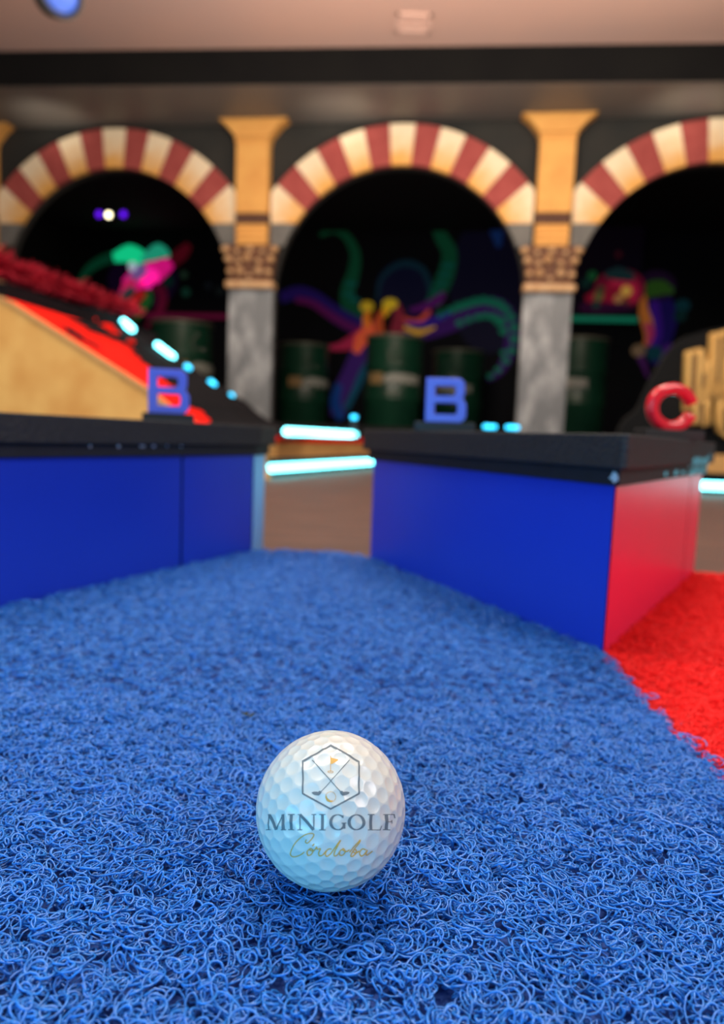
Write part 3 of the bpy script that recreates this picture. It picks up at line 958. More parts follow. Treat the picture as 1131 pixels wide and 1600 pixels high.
stroke('tentacle', octo, [(590, 520), (555, 508), (520, 488), (490, 466), (464, 458), (438, 466)], (0.22, 0.22, 0.2, 0.18, 0.14), VIO, 0.38)
stroke('tentacle', octo, [(590, 522), (550, 512), (515, 492), (488, 474), (462, 468)], (0.1, 0.1, 0.08), (110, 16, 96), 0.45)
stroke('tentacle', octo, [(590, 515), (555, 533), (530, 542), (508, 543)], (0.26, 0.2, 0.1, 0.04), (190, 40, 80), 0.6)
stroke('tentacle', octo, [(580, 520), (562, 555), (545, 590), (530, 620), (528, 650)], (0.26, 0.24, 0.22, 0.2), (70, 30, 120), 0.5)
stroke('tentacle', octo, [(600, 540), (570, 578), (555, 610), (540, 640)], (0.12, 0.1, 0.08), (10, 90, 120), 0.4)
stroke('tentacle', octo, [(530, 600), (524, 630), (534, 655)], (0.1, 0.14, 0.12), (16, 70, 150), 0.5)
stroke('tentacle', octo, [(625, 520), (665, 512), (705, 502), (740, 486), (770, 478), (790, 490), (800, 520), (795, 552), (780, 580), (762, 594)], (0.3, 0.3, 0.24, 0.22, 0.2, 0.18, 0.12, 0.05), (66, 16, 110), 0.45)
for (px, py, r) in ((690, 493, .06), (703, 486, .06), (716, 480, .065), (729, 476, .065), (742, 472, .065), (755, 470, .065), (768, 472, .065), (780, 476, .065), (790, 484, .06), (798, 496, .06), (803, 512, .06), (803, 530, .06), (799, 548, .055), (790, 564, .05), (778, 578, .045), (766, 588, .04), (718, 505, .05), (732, 500, .05), (746, 496, .05), (758, 494, .05), (770, 496, .055), (781, 503, .07), (786, 518, .055), (786, 552, .04)):
    dab('sucker', octo, px, py, r, r * 0.85, (14, 128, 96), 0.55)
for (px, py) in ((676, 470), (684, 458), (690, 444), (695, 430), (700, 416), (555, 470), (546, 460), (549, 445)):
    dab('sucker', octo, px, py, 0.085, 0.03, (10, 110, 100), 0.4)
stroke('body_stripe', octo, [(600, 496), (604, 484), (616, 474)], (0.05, 0.12, 0.06), (232, 170, 30), 0.9)
stroke('body_stripe', octo, [(580, 538), (576, 516), (573, 498), (578, 486)], (0.1, 0.14, 0.09, 0.05), (236, 124, 34), 0.9)
stroke('body_stripe', octo, [(556, 552), (566, 530), (580, 512)], (0.08, 0.18, 0.1), (250, 100, 60), 0.9)
stroke('body_stripe', octo, [(596, 530), (592, 505), (596, 488)], (0.1, 0.12, 0.06), (206, 84, 40), 0.8)
stroke('body_stripe', octo, [(618, 530), (624, 500), (620, 476)], (0.22, 0.16, 0.08), (150, 40, 60), 0.6)
stroke('body_stripe', octo, [(632, 512), (655, 520), (680, 512)], (0.05, 0.07, 0.03), (230, 170, 40), 0.8)
stroke('body_stripe', octo, [(630, 498), (652, 503), (668, 490), (670, 472)], (0.03, 0.06, 0.06, 0.03), (220, 80, 60), 0.8)
stroke('body_stripe', octo, [(640, 486), (660, 482), (684, 470), (694, 458)], (0.06, 0.1, 0.12, 0.06), (96, 16, 110), 0.6)
stroke('body_stripe', octo, [(636, 506), (668, 506), (704, 490)], (0.04, 0.05, 0.03), (40, 30, 160), 0.7)
tag(dab('eye', octo, 574, 480, 0.09, 0.07, (220, 180, 40), 0.8), 'yellow eye')
tag(dab('eye', octo, 610, 476, 0.10, 0.07, (230, 190, 40), 0.9), 'yellow eye')
glow_streak = on_arcade(empty('blue_glow_streak', label='dim blue glow painted as a streak near the right edge of the middle arch', cat='mural', group='glowing sea murals'))
stroke('streak', glow_streak, [(768, 332), (772, 348), (776, 365), (779, 388)], (0.06, 0.14, 0.16, 0.05), (20, 60, 130), 0.5)  # bluish glow in the dark room, painted as a brush stroke

squid = on_arcade(empty('squid_mural', label='fluorescent green and magenta squid mural seen through the left arch', cat='mural', group='glowing sea murals'))
dab('halo', squid, 225, 440, 0.5, 0.36, (40, 8, 62), 0.25)
stroke('tentacle', squid, [(126, 446), (140, 424), (160, 410), (184, 402), (208, 399)], (0.08, 0.12, 0.14, 0.2), (6, 100, 66), 0.5)
stroke('tentacle', squid, [(180, 404), (204, 398), (222, 404), (234, 412)], (0.12, 0.24, 0.2, 0.1), (20, 225, 150), 2.2)
stroke('tentacle', squid, [(226, 412), (238, 402), (250, 394), (262, 400), (258, 410)], (0.14, 0.18, 0.2, 0.1, 0.04), (40, 190, 150), 1.5)
stroke('mantle', squid, [(196, 446), (215, 438), (240, 428), (262, 416), (282, 402)], (0.12, 0.3, 0.32, 0.2, 0.05), (226, 20, 130), 2.2)
stroke('mantle', squid, [(225, 428), (236, 436), (236, 452)], (0.16, 0.3, 0.1), (255, 30, 160), 3.0)
stroke('mantle', squid, [(230, 418), (222, 424), (206, 440)], (0.1, 0.18, 0.12), (180, 130, 220), 0.8)
stroke('tail_fin', squid, [(270, 412), (286, 398), (298, 384)], (0.14, 0.18, 0.1), (140, 16, 44), 0.4)
stroke('tentacle', squid, [(214, 440), (200, 452), (190, 470)], (0.16, 0.14, 0.06), (235, 40, 110), 1.6)
stroke('tentacle', squid, [(212, 452), (196, 464), (180, 474)], (0.1, 0.1, 0.06), (60, 110, 110), 0.5)
stroke('tentacle', squid, [(228, 456), (214, 470), (204, 484), (196, 496)], (0.12, 0.14, 0.12, 0.06), (200, 36, 36), 1.2)
stroke('tentacle', squid, [(236, 456), (234, 470), (224, 486), (214, 500)], (0.06, 0.12, 0.1, 0.06), (50, 140, 60), 0.5)
stroke('tentacle', squid, [(240, 448), (254, 456), (256, 474), (248, 494), (232, 512)], (0.1, 0.14, 0.14, 0.1, 0.06), (130, 16, 60), 0.5)
for px, py, r, c in ((266, 441, .075, (10, 60, 50)), (290, 431, .05, (50, 80, 60)), (293, 458, .06, (30, 84, 66)), (328, 448, .05, (26, 34, 40)), (346, 456, .06, (28, 36, 36))):
    dab('spot', squid, px, py, r, r, c, 0.5)  # blurred points of light painted as dots
dab('eye', squid, 210, 418, 0.06, 0.06, (190, 210, 220), 2.0)

reef = on_arcade(empty('coral_mural', label='fluorescent red coral mural above the green light strip in the right arch', cat='mural', group='glowing sea murals'))
s0, z0 = on_wall(884, 400, BD - 0.25); s1, z1 = on_wall(998, 493, BD - 0.25)
bm = bmesh.new(); add_box(bm, s0 - 0.3, s1, BD - 0.22, BD, z1, z0 + 0.9)
obj('panel', bm, pcol((24, 8, 40), 0.12), reef)
LAYER[0] = 0
RD = BD - 0.23
dab('coral', reef, 968, 452, 0.30, 0.24, (150, 20, 60), 0.5, RD)
dab('coral', reef, 972, 456, 0.2, 0.18, (215, 40, 80), 0.7, RD)
stroke('coral', reef, [(915, 468), (935, 462), (955, 458), (985, 466)], (0.08, 0.16, 0.18, 0.1), (180, 24, 60), 0.6, RD)
stroke('coral', reef, [(905, 480), (935, 482), (985, 478)], (0.1, 0.12, 0.1), (70, 10, 66), 0.4, RD)
stroke('coral', reef, [(945, 430), (965, 428), (990, 434)], (0.06, 0.16, 0.1), (40, 80, 84), 0.35, RD)
for px, py, r, c, e in ((925, 431, .055, (30, 110, 60), .6), (978, 455, .065, (235, 180, 80), 1.0), (966, 467, .055, (210, 150, 90), .7), (935, 463, .055, (120, 130, 70), .6), (938, 453, .05, (90, 90, 60), .5), (931, 476, .05, (40, 80, 70), .5), (915, 443, .06, (20, 66, 60), .4), (966, 398, .04, (90, 20, 40), .4), (977, 471, .04, (150, 70, 60), .5)):
    dab('spot', reef, px, py, r, r, c, e, RD)  # blurred light points around the coral, painted on as dots
jelly = on_arcade(empty('jellyfish_mural', label='fluorescent jellyfish mural with orange and violet arms behind the red letter', cat='mural', group='glowing sea murals'))
LAYER[0] = 0
dab('bell', jelly, 1024, 448, 0.24, 0.2, (50, 20, 62), 0.3)
stroke('bell', jelly, [(1002, 462), (1018, 452), (1034, 450), (1052, 456)], (0.1, 0.2, 0.18, 0.06), (60, 110, 36), 0.45)
stroke('arm', jelly, [(1030, 470), (1034, 500), (1028, 535), (1024, 570)], (0.3, 0.36, 0.3, 0.12), (34, 16, 110), 0.4)
stroke('arm', jelly, [(1022, 470), (1024, 500), (1026, 525), (1018, 548)], (0.1, 0.14, 0.12, 0.06), (70, 20, 150), 0.55)
stroke('arm', jelly, [(1004, 462), (1004, 482), (1010, 502), (1014, 524), (1008, 540)], (0.08, 0.12, 0.14, 0.12, 0.06), (210, 120, 50), 0.75)
stroke('arm', jelly, [(1010, 505), (1016, 520), (1012, 538)], (0.08, 0.1, 0.05), (190, 50, 100), 0.7)
stroke('arm', jelly, [(1008, 548), (1000, 556), (1006, 572), (1012, 590)], (0.06, 0.08, 0.06, 0.03), (90, 30, 110), 0.5)
for px, py, r, c, e in ((997, 548, .085, (150, 120, 90), .5), (1041, 556, .08, (140, 120, 130), .5), (1044, 548, .09, (84, 30, 130), .5), (1022, 552, .1, (10, 74, 86), .4), (1066, 478, .09, (12, 74, 84), .35), (1062, 494, .08, (10, 60, 60), .3)):
    dab('blotch', jelly, px, py, r, r * 0.9, c, e)

# thin light strips at the foot of the side murals
for nm, mt, a, b, lab, dp in (('light_strip', 'neon_green', (884, 498), (996, 498), 'dim green light strip under the coral mural', BD - 0.3), ('light_strip', 'neon_pink', (250, 493), (364, 493), 'dim pink light strip beside the squid mural', BD - 0.12)):
    s0, z0 = on_wall(*a, dp); s1, z1 = on_wall(*b, dp)
    bm = bmesh.new(); add_box(bm, s0 - 0.2, s1 + (0.2 if 'pink' in lab else 0), dp - 0.03, dp + 0.02, z0 - 0.028, z0 + 0.028, bevel=0.004)
    tag(on_arcade(obj(nm, bm, MT[mt])), lab, 'light')

# ------------------------------------------------------------------ green drums
DR, DH = 0.28, 0.915
def make_drum():
    root = empty('oil_drum', (0, 0, 0), 0, 'x', 'drum', 'green drums behind the arches')
    bm = bmesh.new()
    prof = [(DR - 0.01, 0.0), (DR, 0.012)]
    for z in (0.30, 0.61):
        prof += [(DR, z - 0.025), (DR + 0.012, z - 0.008), (DR + 0.012, z + 0.008), (DR, z + 0.025)]
    prof += [(DR, DH - 0.03), (DR - 0.004, DH - 0.02), (DR - 0.03, DH - 0.02), (0.001, DH - 0.02)]
    add_lathe(bm, prof, 48)
    sh = obj('shell', bm, MT['drum'], root, smooth=True)
    bm = bmesh.new(); 
    add_tube(bm, [((DR + 0.003) * math.cos(a), (DR + 0.003) * math.sin(a), DH - 0.014) for a in [2 * math.pi * k / 48 for k in range(49)]], 0.016, 8, False)
    obj('rim', bm, MT['drum_rim'], root, smooth=True)
    def patch(name, a0, a1, z0, z1, mt, wob=None):
        bm = bmesh.new(); N = 14; pr = None
        for k in range(N + 1):
            a = -math.pi / 2 + a0 + (a1 - a0) * k / N
            t = k / N
            zz0, zz1 = (z0, z1) if not wob else wob(t, z0, z1)
            q = [bm.verts.new(((DR + 0.015) * math.cos(a), (DR + 0.015) * math.sin(a), zz0)), bm.verts.new(((DR + 0.015) * math.cos(a), (DR + 0.015) * math.sin(a), zz1))]
            if pr: bm.faces.new((pr[0], q[0], q[1], pr[1]))
            pr = q
        return obj(name, bm, MT[mt], root)
    patch('label_patch', -1.0, -0.45, 0.43, 0.54, 'tan')
    patch('script_label', -0.42, 0.9, 0.44, 0.55, 'white_label', lambda t, a, b: (a + 0.02 * math.sin(t * 30), a + 0.06 + 0.05 * math.sin(min(t * 5, 1.6)) * (1 - 0.6 * t) + 0.01 * math.sin(t * 44)))
    for a, z in ((-0.3, 0.36), (0.05, 0.36), (-0.25, 0.66), (-0.3, 0.74), (0.1, 0.66), (-0.1, 0.79)):
        bm = bmesh.new()
        add_blob(bm, ((DR + 0.002) * math.cos(-math.pi / 2 + a), (DR + 0.002) * math.sin(-math.pi / 2 + a), z), 0.014, 10)
        obj('stud', bm, MT['chrome'], sh, smooth=True)
    return root
def copy_tree(o, parent=None):
    c = o.copy(); COL.objects.link(c); c.parent = parent
    for ch in list(o.children): copy_tree(ch, c)
    return c
drum0 = make_drum()
drums = [((617, 531), 7.3, 'green drum in the middle of its row under the octopus body', 0.05), ((475, 541), 8.2, 'green drum below the left tentacles of the octopus', 0.5), ((717, 548), 8.25, 'green drum behind the blue letter, right of the octopus body', -0.45),
         ((284, 522), 6.9, 'green drum behind the row of ramp lights under the left arch', 0.9), ((903, 534), 7.0, 'green drum half hidden behind the right hand column', -0.8)]
for i, ((px, py), yy, lab, rz) in enumerate(drums):
    o = drum0 if i == 0 else copy_tree(drum0)
    q = on_plane(px, py, (0, yy, 0), Vector((0, 1, 0)))
    o.location = (q.x, q.y, 0.22); o.rotation_euler = (0, 0, rz); o['label'] = lab

# ------------------------------------------------------------------ wooden ramp and deck
RX, RY = -0.28, 2.10
RANG = math.atan2(-0.147, 0.989)
ramp = empty('golf_ramp', (RX, RY, FLOOR), RANG, 'wooden golf ramp with red carpet, black rock edging and cyan lights', 'ramp')
ex = Vector((math.cos(RANG), math.sin(RANG), 0)); ey = Vector((-ex.y, ex.x, 0))
def ramp_local(px, py, y_local):
    p = on_plane(px, py, Vector((RX, RY, 0)) + ey * y_local, ey)
    dd = p - Vector((RX, RY, 0))
    return (dd.dot(ex), dd.dot(ey), p.z - FLOOR)
top_l = [ramp_local(*p, 0.0) for p in ((0, 462), (120, 538), (235, 611), (288, 656))]
DECK = 0.118
def ramp_h(x):                       # height of the carpet above the floor
    xs = [-1.45, top_l[0][0], top_l[1][0], top_l[2][0], top_l[3][0], -0.10, 0.3]
    sl = (top_l[0][2] - top_l[1][2]) / (top_l[1][0] - top_l[0][0])
    zs = [top_l[0][2] + 0.03, top_l[0][2], top_l[1][2], top_l[2][2], top_l[3][2], DECK, DECK]
    return float(np.interp(x, xs, zs))
xs = np.linspace(-1.4, -0.02, 30)
sideb = obj('side_board', slab([(-1.4, 0.0), (0.0, 0.0)] + [(x, ramp_h(x) - 0.012) for x in xs[::-1]], 0.0, 0.018), MT['osb'], ramp)
bm = bmesh.new(); pr = None
for x in xs:
    h_ = ramp_h(x)
    q = [bm.verts.new((x, -0.004, h_ - 0.012)), bm.verts.new((x, -0.004, h_ + 0.002)), bm.verts.new((x, 0.022, h_ + 0.002)), bm.verts.new((x, 0.022, h_ - 0.012))]
    if pr:
        for k in range(4): bm.faces.new((pr[k], pr[(k + 1) % 4], q[(k + 1) % 4], q[k]))
    pr = q
obj('edge_trim', bm, MT['ply_edge'], sideb)
LIP = -0.86
bm = bmesh.new(); pr = None
for x in [v for v in np.linspace(LIP, 0.0, 26)]:
    h_ = ramp_h(x)
    q = [bm.verts.new((x, 0.022, h_ - 0.03)), bm.verts.new((x, 0.022, h_)), bm.verts.new((x, 0.86, h_)), bm.verts.new((x, 0.86, h_ - 0.03))]
    if pr:
        for k in range(4): bm.faces.new((pr[k], pr[(k + 1) % 4], q[(k + 1) % 4], q[k]))
    pr = q
cstrip = obj('carpet_strip', bm, MT['red_carpet'], ramp)
# a dark slot in the carpet
bm = bmesh.new(); pr = None
for t in np.linspace(0, 1, 10):
    x = -0.745 + 0.14 * t; yy = 0.13 + 0.02 * math.sin(t * 9)
    wd = 0.045 * math.sin(math.pi * (0.1 + 0.85 * t)) * (1 + 0.3 * math.sin(t * 20))
    q = [bm.verts.new((x, yy - wd, ramp_h(x) + 0.004)), bm.verts.new((x, yy + wd, ramp_h(x) + 0.006))]
    if pr: bm.faces.new((pr[0], q[0], q[1], pr[1]))
    pr = q
obj('rock_patch', bm, MT['rock'], cstrip)
# rock edging along the far half of the ramp
bm = bmesh.new(); grid = []
NX, NY = 90, 12
for i in range(NX + 1):
    x = LIP + 0.02 + (0.02 - LIP) * 1.02 * i / NX
    y0 = float(np.interp(x, (-0.86, -0.8, -0.7, -0.62, -0.54, -0.4, -0.28, -0.2, 0.0), (0.30, 0.36, 0.48, 0.42, 0.36, 0.27, 0.20, 0.13, 0.04)))
    y0 += (0.12 * noise.noise((x * 17, 1.7, 0)) + 0.17 * noise.noise((x * 41, 4.1, 0))) * min(1, y0 * 3)
    y0 = max(0.03, y0)
    col_ = []
    for j in range(NY + 1):
        t = j / NY
        yy = y0 + (0.88 - y0) * t
        hh = ramp_h(x) + 0.003 + 0.022 * t ** 0.7 * (1 + 0.5 * noise.noise((x * 18, yy * 18, 3))) * (0 if j == 0 else 1)
        col_.append(bm.verts.new((x, yy, hh)))
    grid.append(col_)
for i in range(NX):
    for j in range(NY):
        bm.faces.new((grid[i][j], grid[i + 1][j], grid[i + 1][j + 1], grid[i][j + 1]))
for i in range(NX):
    a, b = grid[i][NY], grid[i + 1][NY]
    c_ = bm.verts.new((b.co.x, 0.89, 0.0)); d_ = bm.verts.new((a.co.x, 0.89, 0.0))
    bm.faces.new((a, b, c_, d_))
redge = obj('rock_edging', bm, MT['rock'], ramp)
# red flecks of carpet showing in the rock
bm = bmesh.new()
for px, py, r in ((144, 499, 0.016), (165, 513, 0.03), (178, 521, 0.02), (204, 535, 0.016)):
    x, y_, z = ramp_local(px, py, 0.56)
    add_blob(bm, (x, y_, z), r, 8, (1.2, 0.6, 0.6))
obj('carpet_fleck', bm, MT['red_carpet'], redge)
# top platform behind the lip
bm = bmesh.new()
add_box(bm, -1.4, LIP, 0.022, 1.1, ramp_h(LIP) - 0.05, ramp_h(LIP) + 0.045)
add_box(bm, -1.4, LIP - 0.02, 0.03, 1.1, 0.0, ramp_h(LIP) - 0.05)
add_box(bm, -1.6, LIP - 0.035, 0.62, 0.95, 0.0, 0.600)
obj('platform', bm, MT['rock'], ramp)
# lights along the far edge
def capsule(bm, a, b, r, n=10):
    a, b = Vector(a), Vector(b); dd = (b - a).normalized()
    pts, rr = [], []
    for k in range(5):
        t = math.pi / 2 * k / 4
        pts.append(a - dd * r * math.cos(t)); rr.append(max(1e-4, r * math.sin(t)))
    for k in range(5):
        t = math.pi / 2 * (1 - k / 4)
        pts.append(b + dd * r * math.cos(t)); rr.append(max(1e-4, r * math.sin(t)))
    return add_tube(bm, pts, rr, n)
for a, b, mt, r in (((193, 503), (206, 514), 'led', 0.014), ((246, 539), (270, 557), 'led', 0.012), ((292, 573), (295, 575), 'led_dim', 0.011), ((329, 597), (334, 601), 'led_dim', 0.011), ((361, 618), (362, 619), 'led_dim', 0.011)):
    bm = bmesh.new(); capsule(bm, ramp_local(*a, 0.79), ramp_local(*b, 0.79), r)
    obj('ramp_light', bm, MT[mt], ramp, smooth=True)
# deck: side board running away from the corner, carpet on top, light strips under and over it
q1 = Vector((0.0, 0.0)); q2 = Vector((0.19, 1.04)) * 1.25
dd = (q2 - q1).normalized(); nn_ = Vector((dd.y, -dd.x))
def deck_poly(o0, o1): return [tuple(q1 + nn_ * o0), tuple(q1 + nn_ * o1), tuple(q2 + nn_ * o1), tuple(q2 + nn_ * o0)]
obj('deck_board', prism(deck_poly(-0.02, 0.0), 0.062, 0.110), MT['wood_flat'], ramp)
obj('deck_carpet', prism([tuple(q1 + nn_ * 0.004), tuple(q2 + nn_ * 0.004), (q2.x - 0.5, q2.y), (-0.1, 0.88), (-0.1, 0.02)], 0.110, 0.126), MT['red_carpet'], ramp)
obj('deck_frame', prism([tuple(q1 - nn_ * 0.06), tuple(q2 - nn_ * 0.06), (q2.x - 0.5, q2.y), (-0.1, 0.88), (-0.1, 0.02)], 0.0, 0.110), MT['rock'], ramp)
bm = bmesh.new()
a = q1 + dd * 0.02; b = q2 - dd * 0.02
capsule(bm, (a.x - 0.02, a.y, 0.030), (b.x - 0.02, b.y, 0.030), 0.013)
tag(obj('under_light', bm, MT['led'], ramp, smooth=True), 'cyan light strip under the deck')
bm = bmesh.new()
a = q1 + dd * 0.16 - nn_ * 0.02; b = q1 + dd * 0.80 - nn_ * 0.02
capsule(bm, (a.x, a.y, 0.143), (b.x, b.y, 0.143), 0.013)
tag(obj('top_light', bm, MT['led'], ramp, smooth=True), 'cyan light strip on the deck')
bm = bmesh.new(); c_ = ramp_local(413, 691, -0.015)
capsule(bm, (c_[0] - 0.004, c_[1], c_[2]), (c_[0] + 0.004, c_[1], c_[2]), 0.012)
tag(obj('corner_light', bm, MT['led_dim'], ramp, smooth=True), 'small cyan light at the deck corner')
# garland of red tinsel on the platform
bm = bmesh.new()
RM = Matrix.Translation((RX, RY, FLOOR)) @ Matrix.Rotation(RANG, 4, 'Z')
path = [RM @ Vector(ramp_local(*p)) for p in ((0, 424, 0.70), (70, 446, 0.74), (140, 468, 0.80), (210, 488, 0.86))]
path = [path[0] + (path[0] - path[1]) * 0.8] + path
gl = [Vector(p) for p in smooth_line(path, 26)]
rg = random.Random(9)
NT = len(gl)
for k in range(3600):
    i = rg.randrange(NT - 1); t = i / NT
    c = gl[i].lerp(gl[i + 1], rg.random())
    big = 0.105 * (1.05 - 0.55 * t) * (1 + 0.35 * noise.noise((i * 0.16, 2, 5)))
    dv = Vector((rg.gauss(0, 1), rg.gauss(0, 1), rg.gauss(0, 1))).normalized()
    if dv.z < -0.2: dv.z *= 0.3
    L_ = big * rg.uniform(0.55, 1.1); wv = dv.cross(Vector((rg.random(), rg.random(), 0.3))).normalized() * 0.006
    p0, p1 = c, c + dv * L_
    v0, v1, v2, v3 = (bm.verts.new(p0 - wv), bm.verts.new(p0 + wv), bm.verts.new(p1 + wv * 0.5 + Vector((0, 0, -0.004))), bm.verts.new(p1 - wv * 0.5 + Vector((0, 0, -0.004))))
    bm.faces.new((v0, v1, v2, v3))
add_tube(bm, gl, 0.02, 8)
tag(obj('tinsel_garland', bm, MT['garland']), 'fluffy dark red garland lying along the top of the ramp', 'garland')

# small lamps standing on the decks
def marker(px, py, yy, z_base, wd, rad, label, lie=True):
    q = on_plane(px, py, (0, yy, 0), Vector((0, 1, 0)))
    root = empty('deck_lamp', (q.x, q.y, z_base), 0, label, 'lamp', 'small cyan lamps beyond the dividers')
    bm = bmesh.new(); add_box(bm, -0.012, 0.012, -0.012, 0.012, 0, q.z - z_base, bevel=0.002); add_box(bm, -0.025, 0.025, -0.02, 0.02, 0, 0.006, bevel=0.001)
    obj('stand', bm, MT['lamp_body'], root)
    bm = bmesh.new(); capsule(bm, (-wd / 2, -0.016, q.z - z_base), (wd / 2, -0.016, q.z - z_base), rad)
    obj('lamp_tube', bm, MT['led_dim'], root, smooth=True)
DTOP = 0.126 + FLOOR
marker(553, 652, 2.85, DTOP, 0.010, 0.008, 'round cyan lamp above the deck, left of the green drum')
marker(764, 667, 2.50, 0.118, 0.034, 0.007, 'cyan lamp tube beside the blue letter, the nearer to it')
marker(799, 668, 2.50, 0.118, 0.034, 0.007, 'cyan lamp tube beside the blue letter, the nearer to the marble column')

# ------------------------------------------------------------------ low stage with sign
deck = empty('wooden_stage', (0, 0, FLOOR), 0, 'low wooden stage with a cyan light strip along its foot, behind the red letter', 'stage')
d0, d1 = on_z(1088, 762, 0.02), on_z(1131, 766, 0.02)
ya = 2.16
bm = bmesh.new(); add_box(bm, 0.34, 2.0, ya, ya + 0.02, 0.066, 0.122)
obj('front_board', bm, MT['wood_flat'], deck)
bm = bmesh.new(); add_box(bm, 0.34, 2.0, ya + 0.02, 2.75, 0.118, 0.1255); add_box(bm, 0.36, 2.0, ya + 0.09, 2.72, 0.0, 0.118)
obj('top_board', bm, MT['rock'], deck)
bm = bmesh.new(); capsule(bm, (0.38, ya + 0.01, 0.026), (2.0, ya + 0.01, 0.026), 0.013)
obj('under_light', bm, MT['led'], deck, smooth=True)

SY = 2.50
sign = empty('sign_board', (0, SY, 0.1175), 0, 'rounded black sign board with wooden letters at the right edge', 'sign')
def sp(px, py):
    q = on_plane(px, py, (0, SY, 0), Vector((0, 1, 0)))
    return (q.x, q.z - 0.1175)
edge = [sp(*p) for p in ((968, 672), (978, 655), (996, 640), (1010, 612), (1026, 580), (1045, 550), (1066, 530), (1090, 520), (1115, 514), (1150, 508))]
edge = [(float(p[0]), float(p[1])) for p in smooth_line(edge, 4)]
rx_ = edge[-1][0]
outl = [(edge[0][0] - 0.01, 0.0)] + edge + [(2 * rx_ - x, z) for x, z in edge[::-1]] + [(2 * rx_ - edge[0][0] + 0.01, 0.0)]
obj('panel', slab(outl, 0.0, 0.03, 0.0), MT['fascia'], sign)
glyphs = [
    [(1064, 643), (1067, 552), (1070, 549), (1078, 549), (1081, 546), (1092, 545), (1096, 552), (1097, 563), (1103, 563), (1106, 524), (1108, 521), (1118, 521), (1122, 518), (1142, 516), (1142, 560), (1138, 600), (1136, 622), (1112, 622), (1104, 625), (1090, 628), (1080, 640)],
    [(1076, 664), (1077, 628), (1106, 624), (1105, 664), (1093, 667), (1088, 664)],
    [(1113, 624), (1140, 620), (1142, 686), (1126, 684), (1117, 676), (1113, 660)],
]
letters = []
def letter_of(x, y): return letters[0] if y < 622 else letters[1] if x < 1109 else letters[2]
for g in glyphs:
    pts = [sp(*p) for p in g]
    bm = slab(pts, -0.03, -0.002, 0.003)
    letters.append(obj('wooden_letter', bm, MT['wood'], sign))
# vertical grooves between the slats of the letters
bm = bmesh.new()
for x0, y0, x1, y1 in ((1079, 555, 1076, 630), (1117, 528, 1114, 600), (1093, 585, 1091, 606), (1090, 630, 1089, 662), (1127, 640, 1128, 675), (1128, 524, 1127, 560)):
    a, b = sp(x0, y0), sp(x1, y1)
    bm = bmesh.new()
    add_tube(bm, [(a[0], -0.032, a[1]), (b[0], -0.032, b[1])], 0.0045, 6)
    obj('groove', bm, MT['ochre_dark'], letter_of(x0, y0))
for x0, y0, x1, y1 in ((1071, 557, 1068, 636), (1088, 553, 1085, 632), (1102, 572, 1100, 618), (1112, 530, 1109, 614), (1123, 526, 1120, 616), (1081, 634, 1081, 658), (1098, 632, 1098, 658), (1120, 634, 1121, 668)):
    a, b = sp(x0, y0), sp(x1, y1)
    bm = bmesh.new()
    capsule(bm, (a[0], -0.030, a[1]), (b[0], -0.030, b[1]), 0.0085)
    obj('slat', bm, MT['wood'], letter_of(x0, y0), smooth=True)

# ------------------------------------------------------------------ ceiling things and stage lamps
v0 = on_z(646, 36, CEIL)
vent = empty('ceiling_vent', (v0.x, v0.y, CEIL), 0, 'small pale rectangular vent on the ceiling above the middle arch', 'vent')
bm = bmesh.new()
add_box(bm, -0.11, 0.11, -0.10, -0.075, -0.007, 0); add_box(bm, -0.11, 0.11, 0.075, 0.10, -0.007, 0)
add_box(bm, -0.11, -0.09, -0.10, 0.10, -0.007, 0); add_box(bm, 0.09, 0.11, -0.10, 0.10, -0.007, 0)
fr = obj('frame', bm, MT['vent'], vent)
bm = bmesh.new()
for k in range(5):
    add_box(bm, -0.09, 0.09, -0.06 + 0.028 * k, -0.048 + 0.028 * k, -0.004, 0)
obj('slat', bm, MT['vent'], vent)

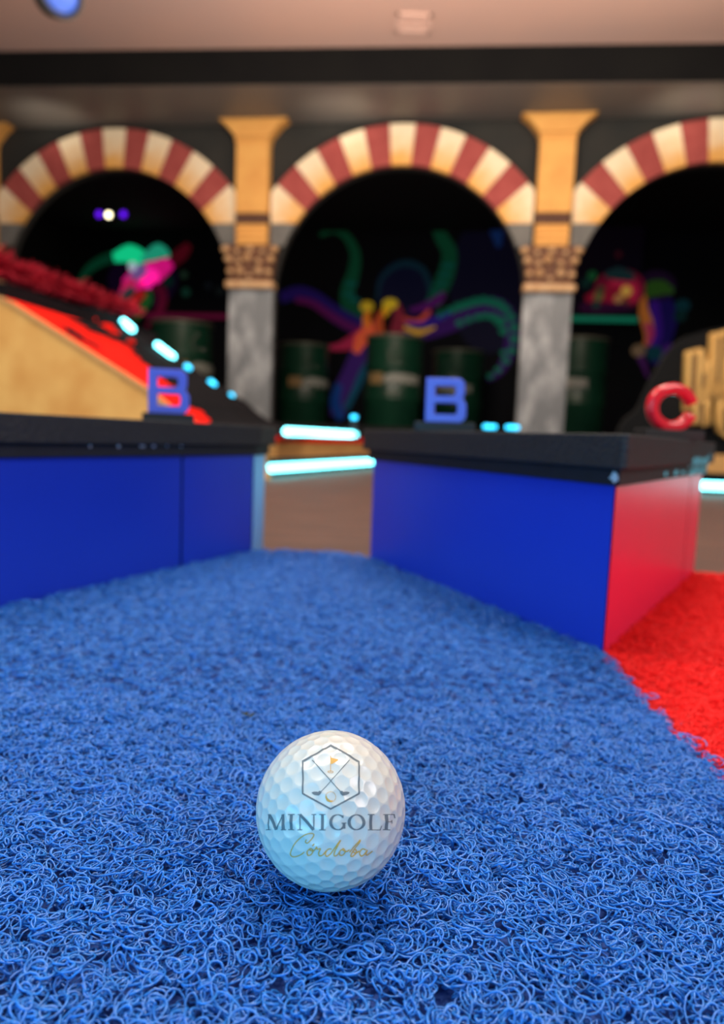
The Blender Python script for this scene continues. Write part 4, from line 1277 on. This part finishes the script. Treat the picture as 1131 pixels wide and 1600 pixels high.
hl = on_plane(96, -12, (0, 3.3, 0), Vector((0, 1, 0)))
lamp = empty('ceiling_lamp', (hl.x, hl.y, hl.z), 0, 'dark round spotlight with blue glass hanging at the top left corner', 'lamp')
tq = Vector((0.72, -0.66, -0.22)).to_track_quat('Z', 'Y').to_matrix().to_4x4()
bm = bmesh.new(); add_lathe(bm, [(0.055, -0.14), (0.085, -0.10), (0.10, -0.02), (0.10, 0.0), (0.088, 0.0), (0.088, -0.015)], 36)
bmesh.ops.transform(bm, matrix=tq, verts=bm.verts)
obj('housing', bm, MT['lamp_body'], lamp, smooth=False)
bm = bmesh.new(); add_lathe(bm, [(0.086, -0.012), (0.06, -0.004), (0.002, 0.002)], 36)
bmesh.ops.transform(bm, matrix=tq, verts=bm.verts)
obj('lens', bm, MT['lamp_blue'], lamp, smooth=True)
bm = bmesh.new(); add_tube(bm, [(0, 0, 0.09), (0, 0, CEIL - hl.z)], 0.012, 10)
obj('stem', bm, MT['lamp_body'], lamp)

for (px, py), mt, r, lab in (((155, 335), 'lamp_purple', 0.034, 'purple stage lamp left of the white one in the dark room'), ((170, 336), 'lamp_white', 0.03, 'white stage lamp between two purple ones in the dark room'), ((193, 335), 'lamp_purple', 0.034, 'purple stage lamp right of the white one in the dark room')):
    s, z = on_wall(px, py, 2.0)
    root = empty('stage_lamp', (0, 0, 0), 0, lab, 'lamp', 'stage lamps in the dark room')
    root.location = Vector(WALL_AT) + es * s + n * 2.0; root.location.z = z; root.rotation_euler = (0, 0, -YAW)
    bm = bmesh.new(); add_lathe(bm, [(r * 0.8, -0.12), (r * 1.25, -0.03), (r * 1.25, 0.0), (r, 0.0)], 24)
    bmesh.ops.transform(bm, matrix=Matrix.Rotation(R(90), 4, 'X'), verts=bm.verts)
    obj('housing', bm, MT['lamp_body'], root)
    bm = bmesh.new(); add_blob(bm, (0, -0.004, 0), r, 16, (1, 0.4, 1))
    obj('lens', bm, MT[mt], root, smooth=True)
    bm = bmesh.new(); add_tube(bm, [(0, 0.06, r), (0, 0.06, 2.75 - z)], 0.008, 8)
    obj('bracket', bm, MT['lamp_body'], root)
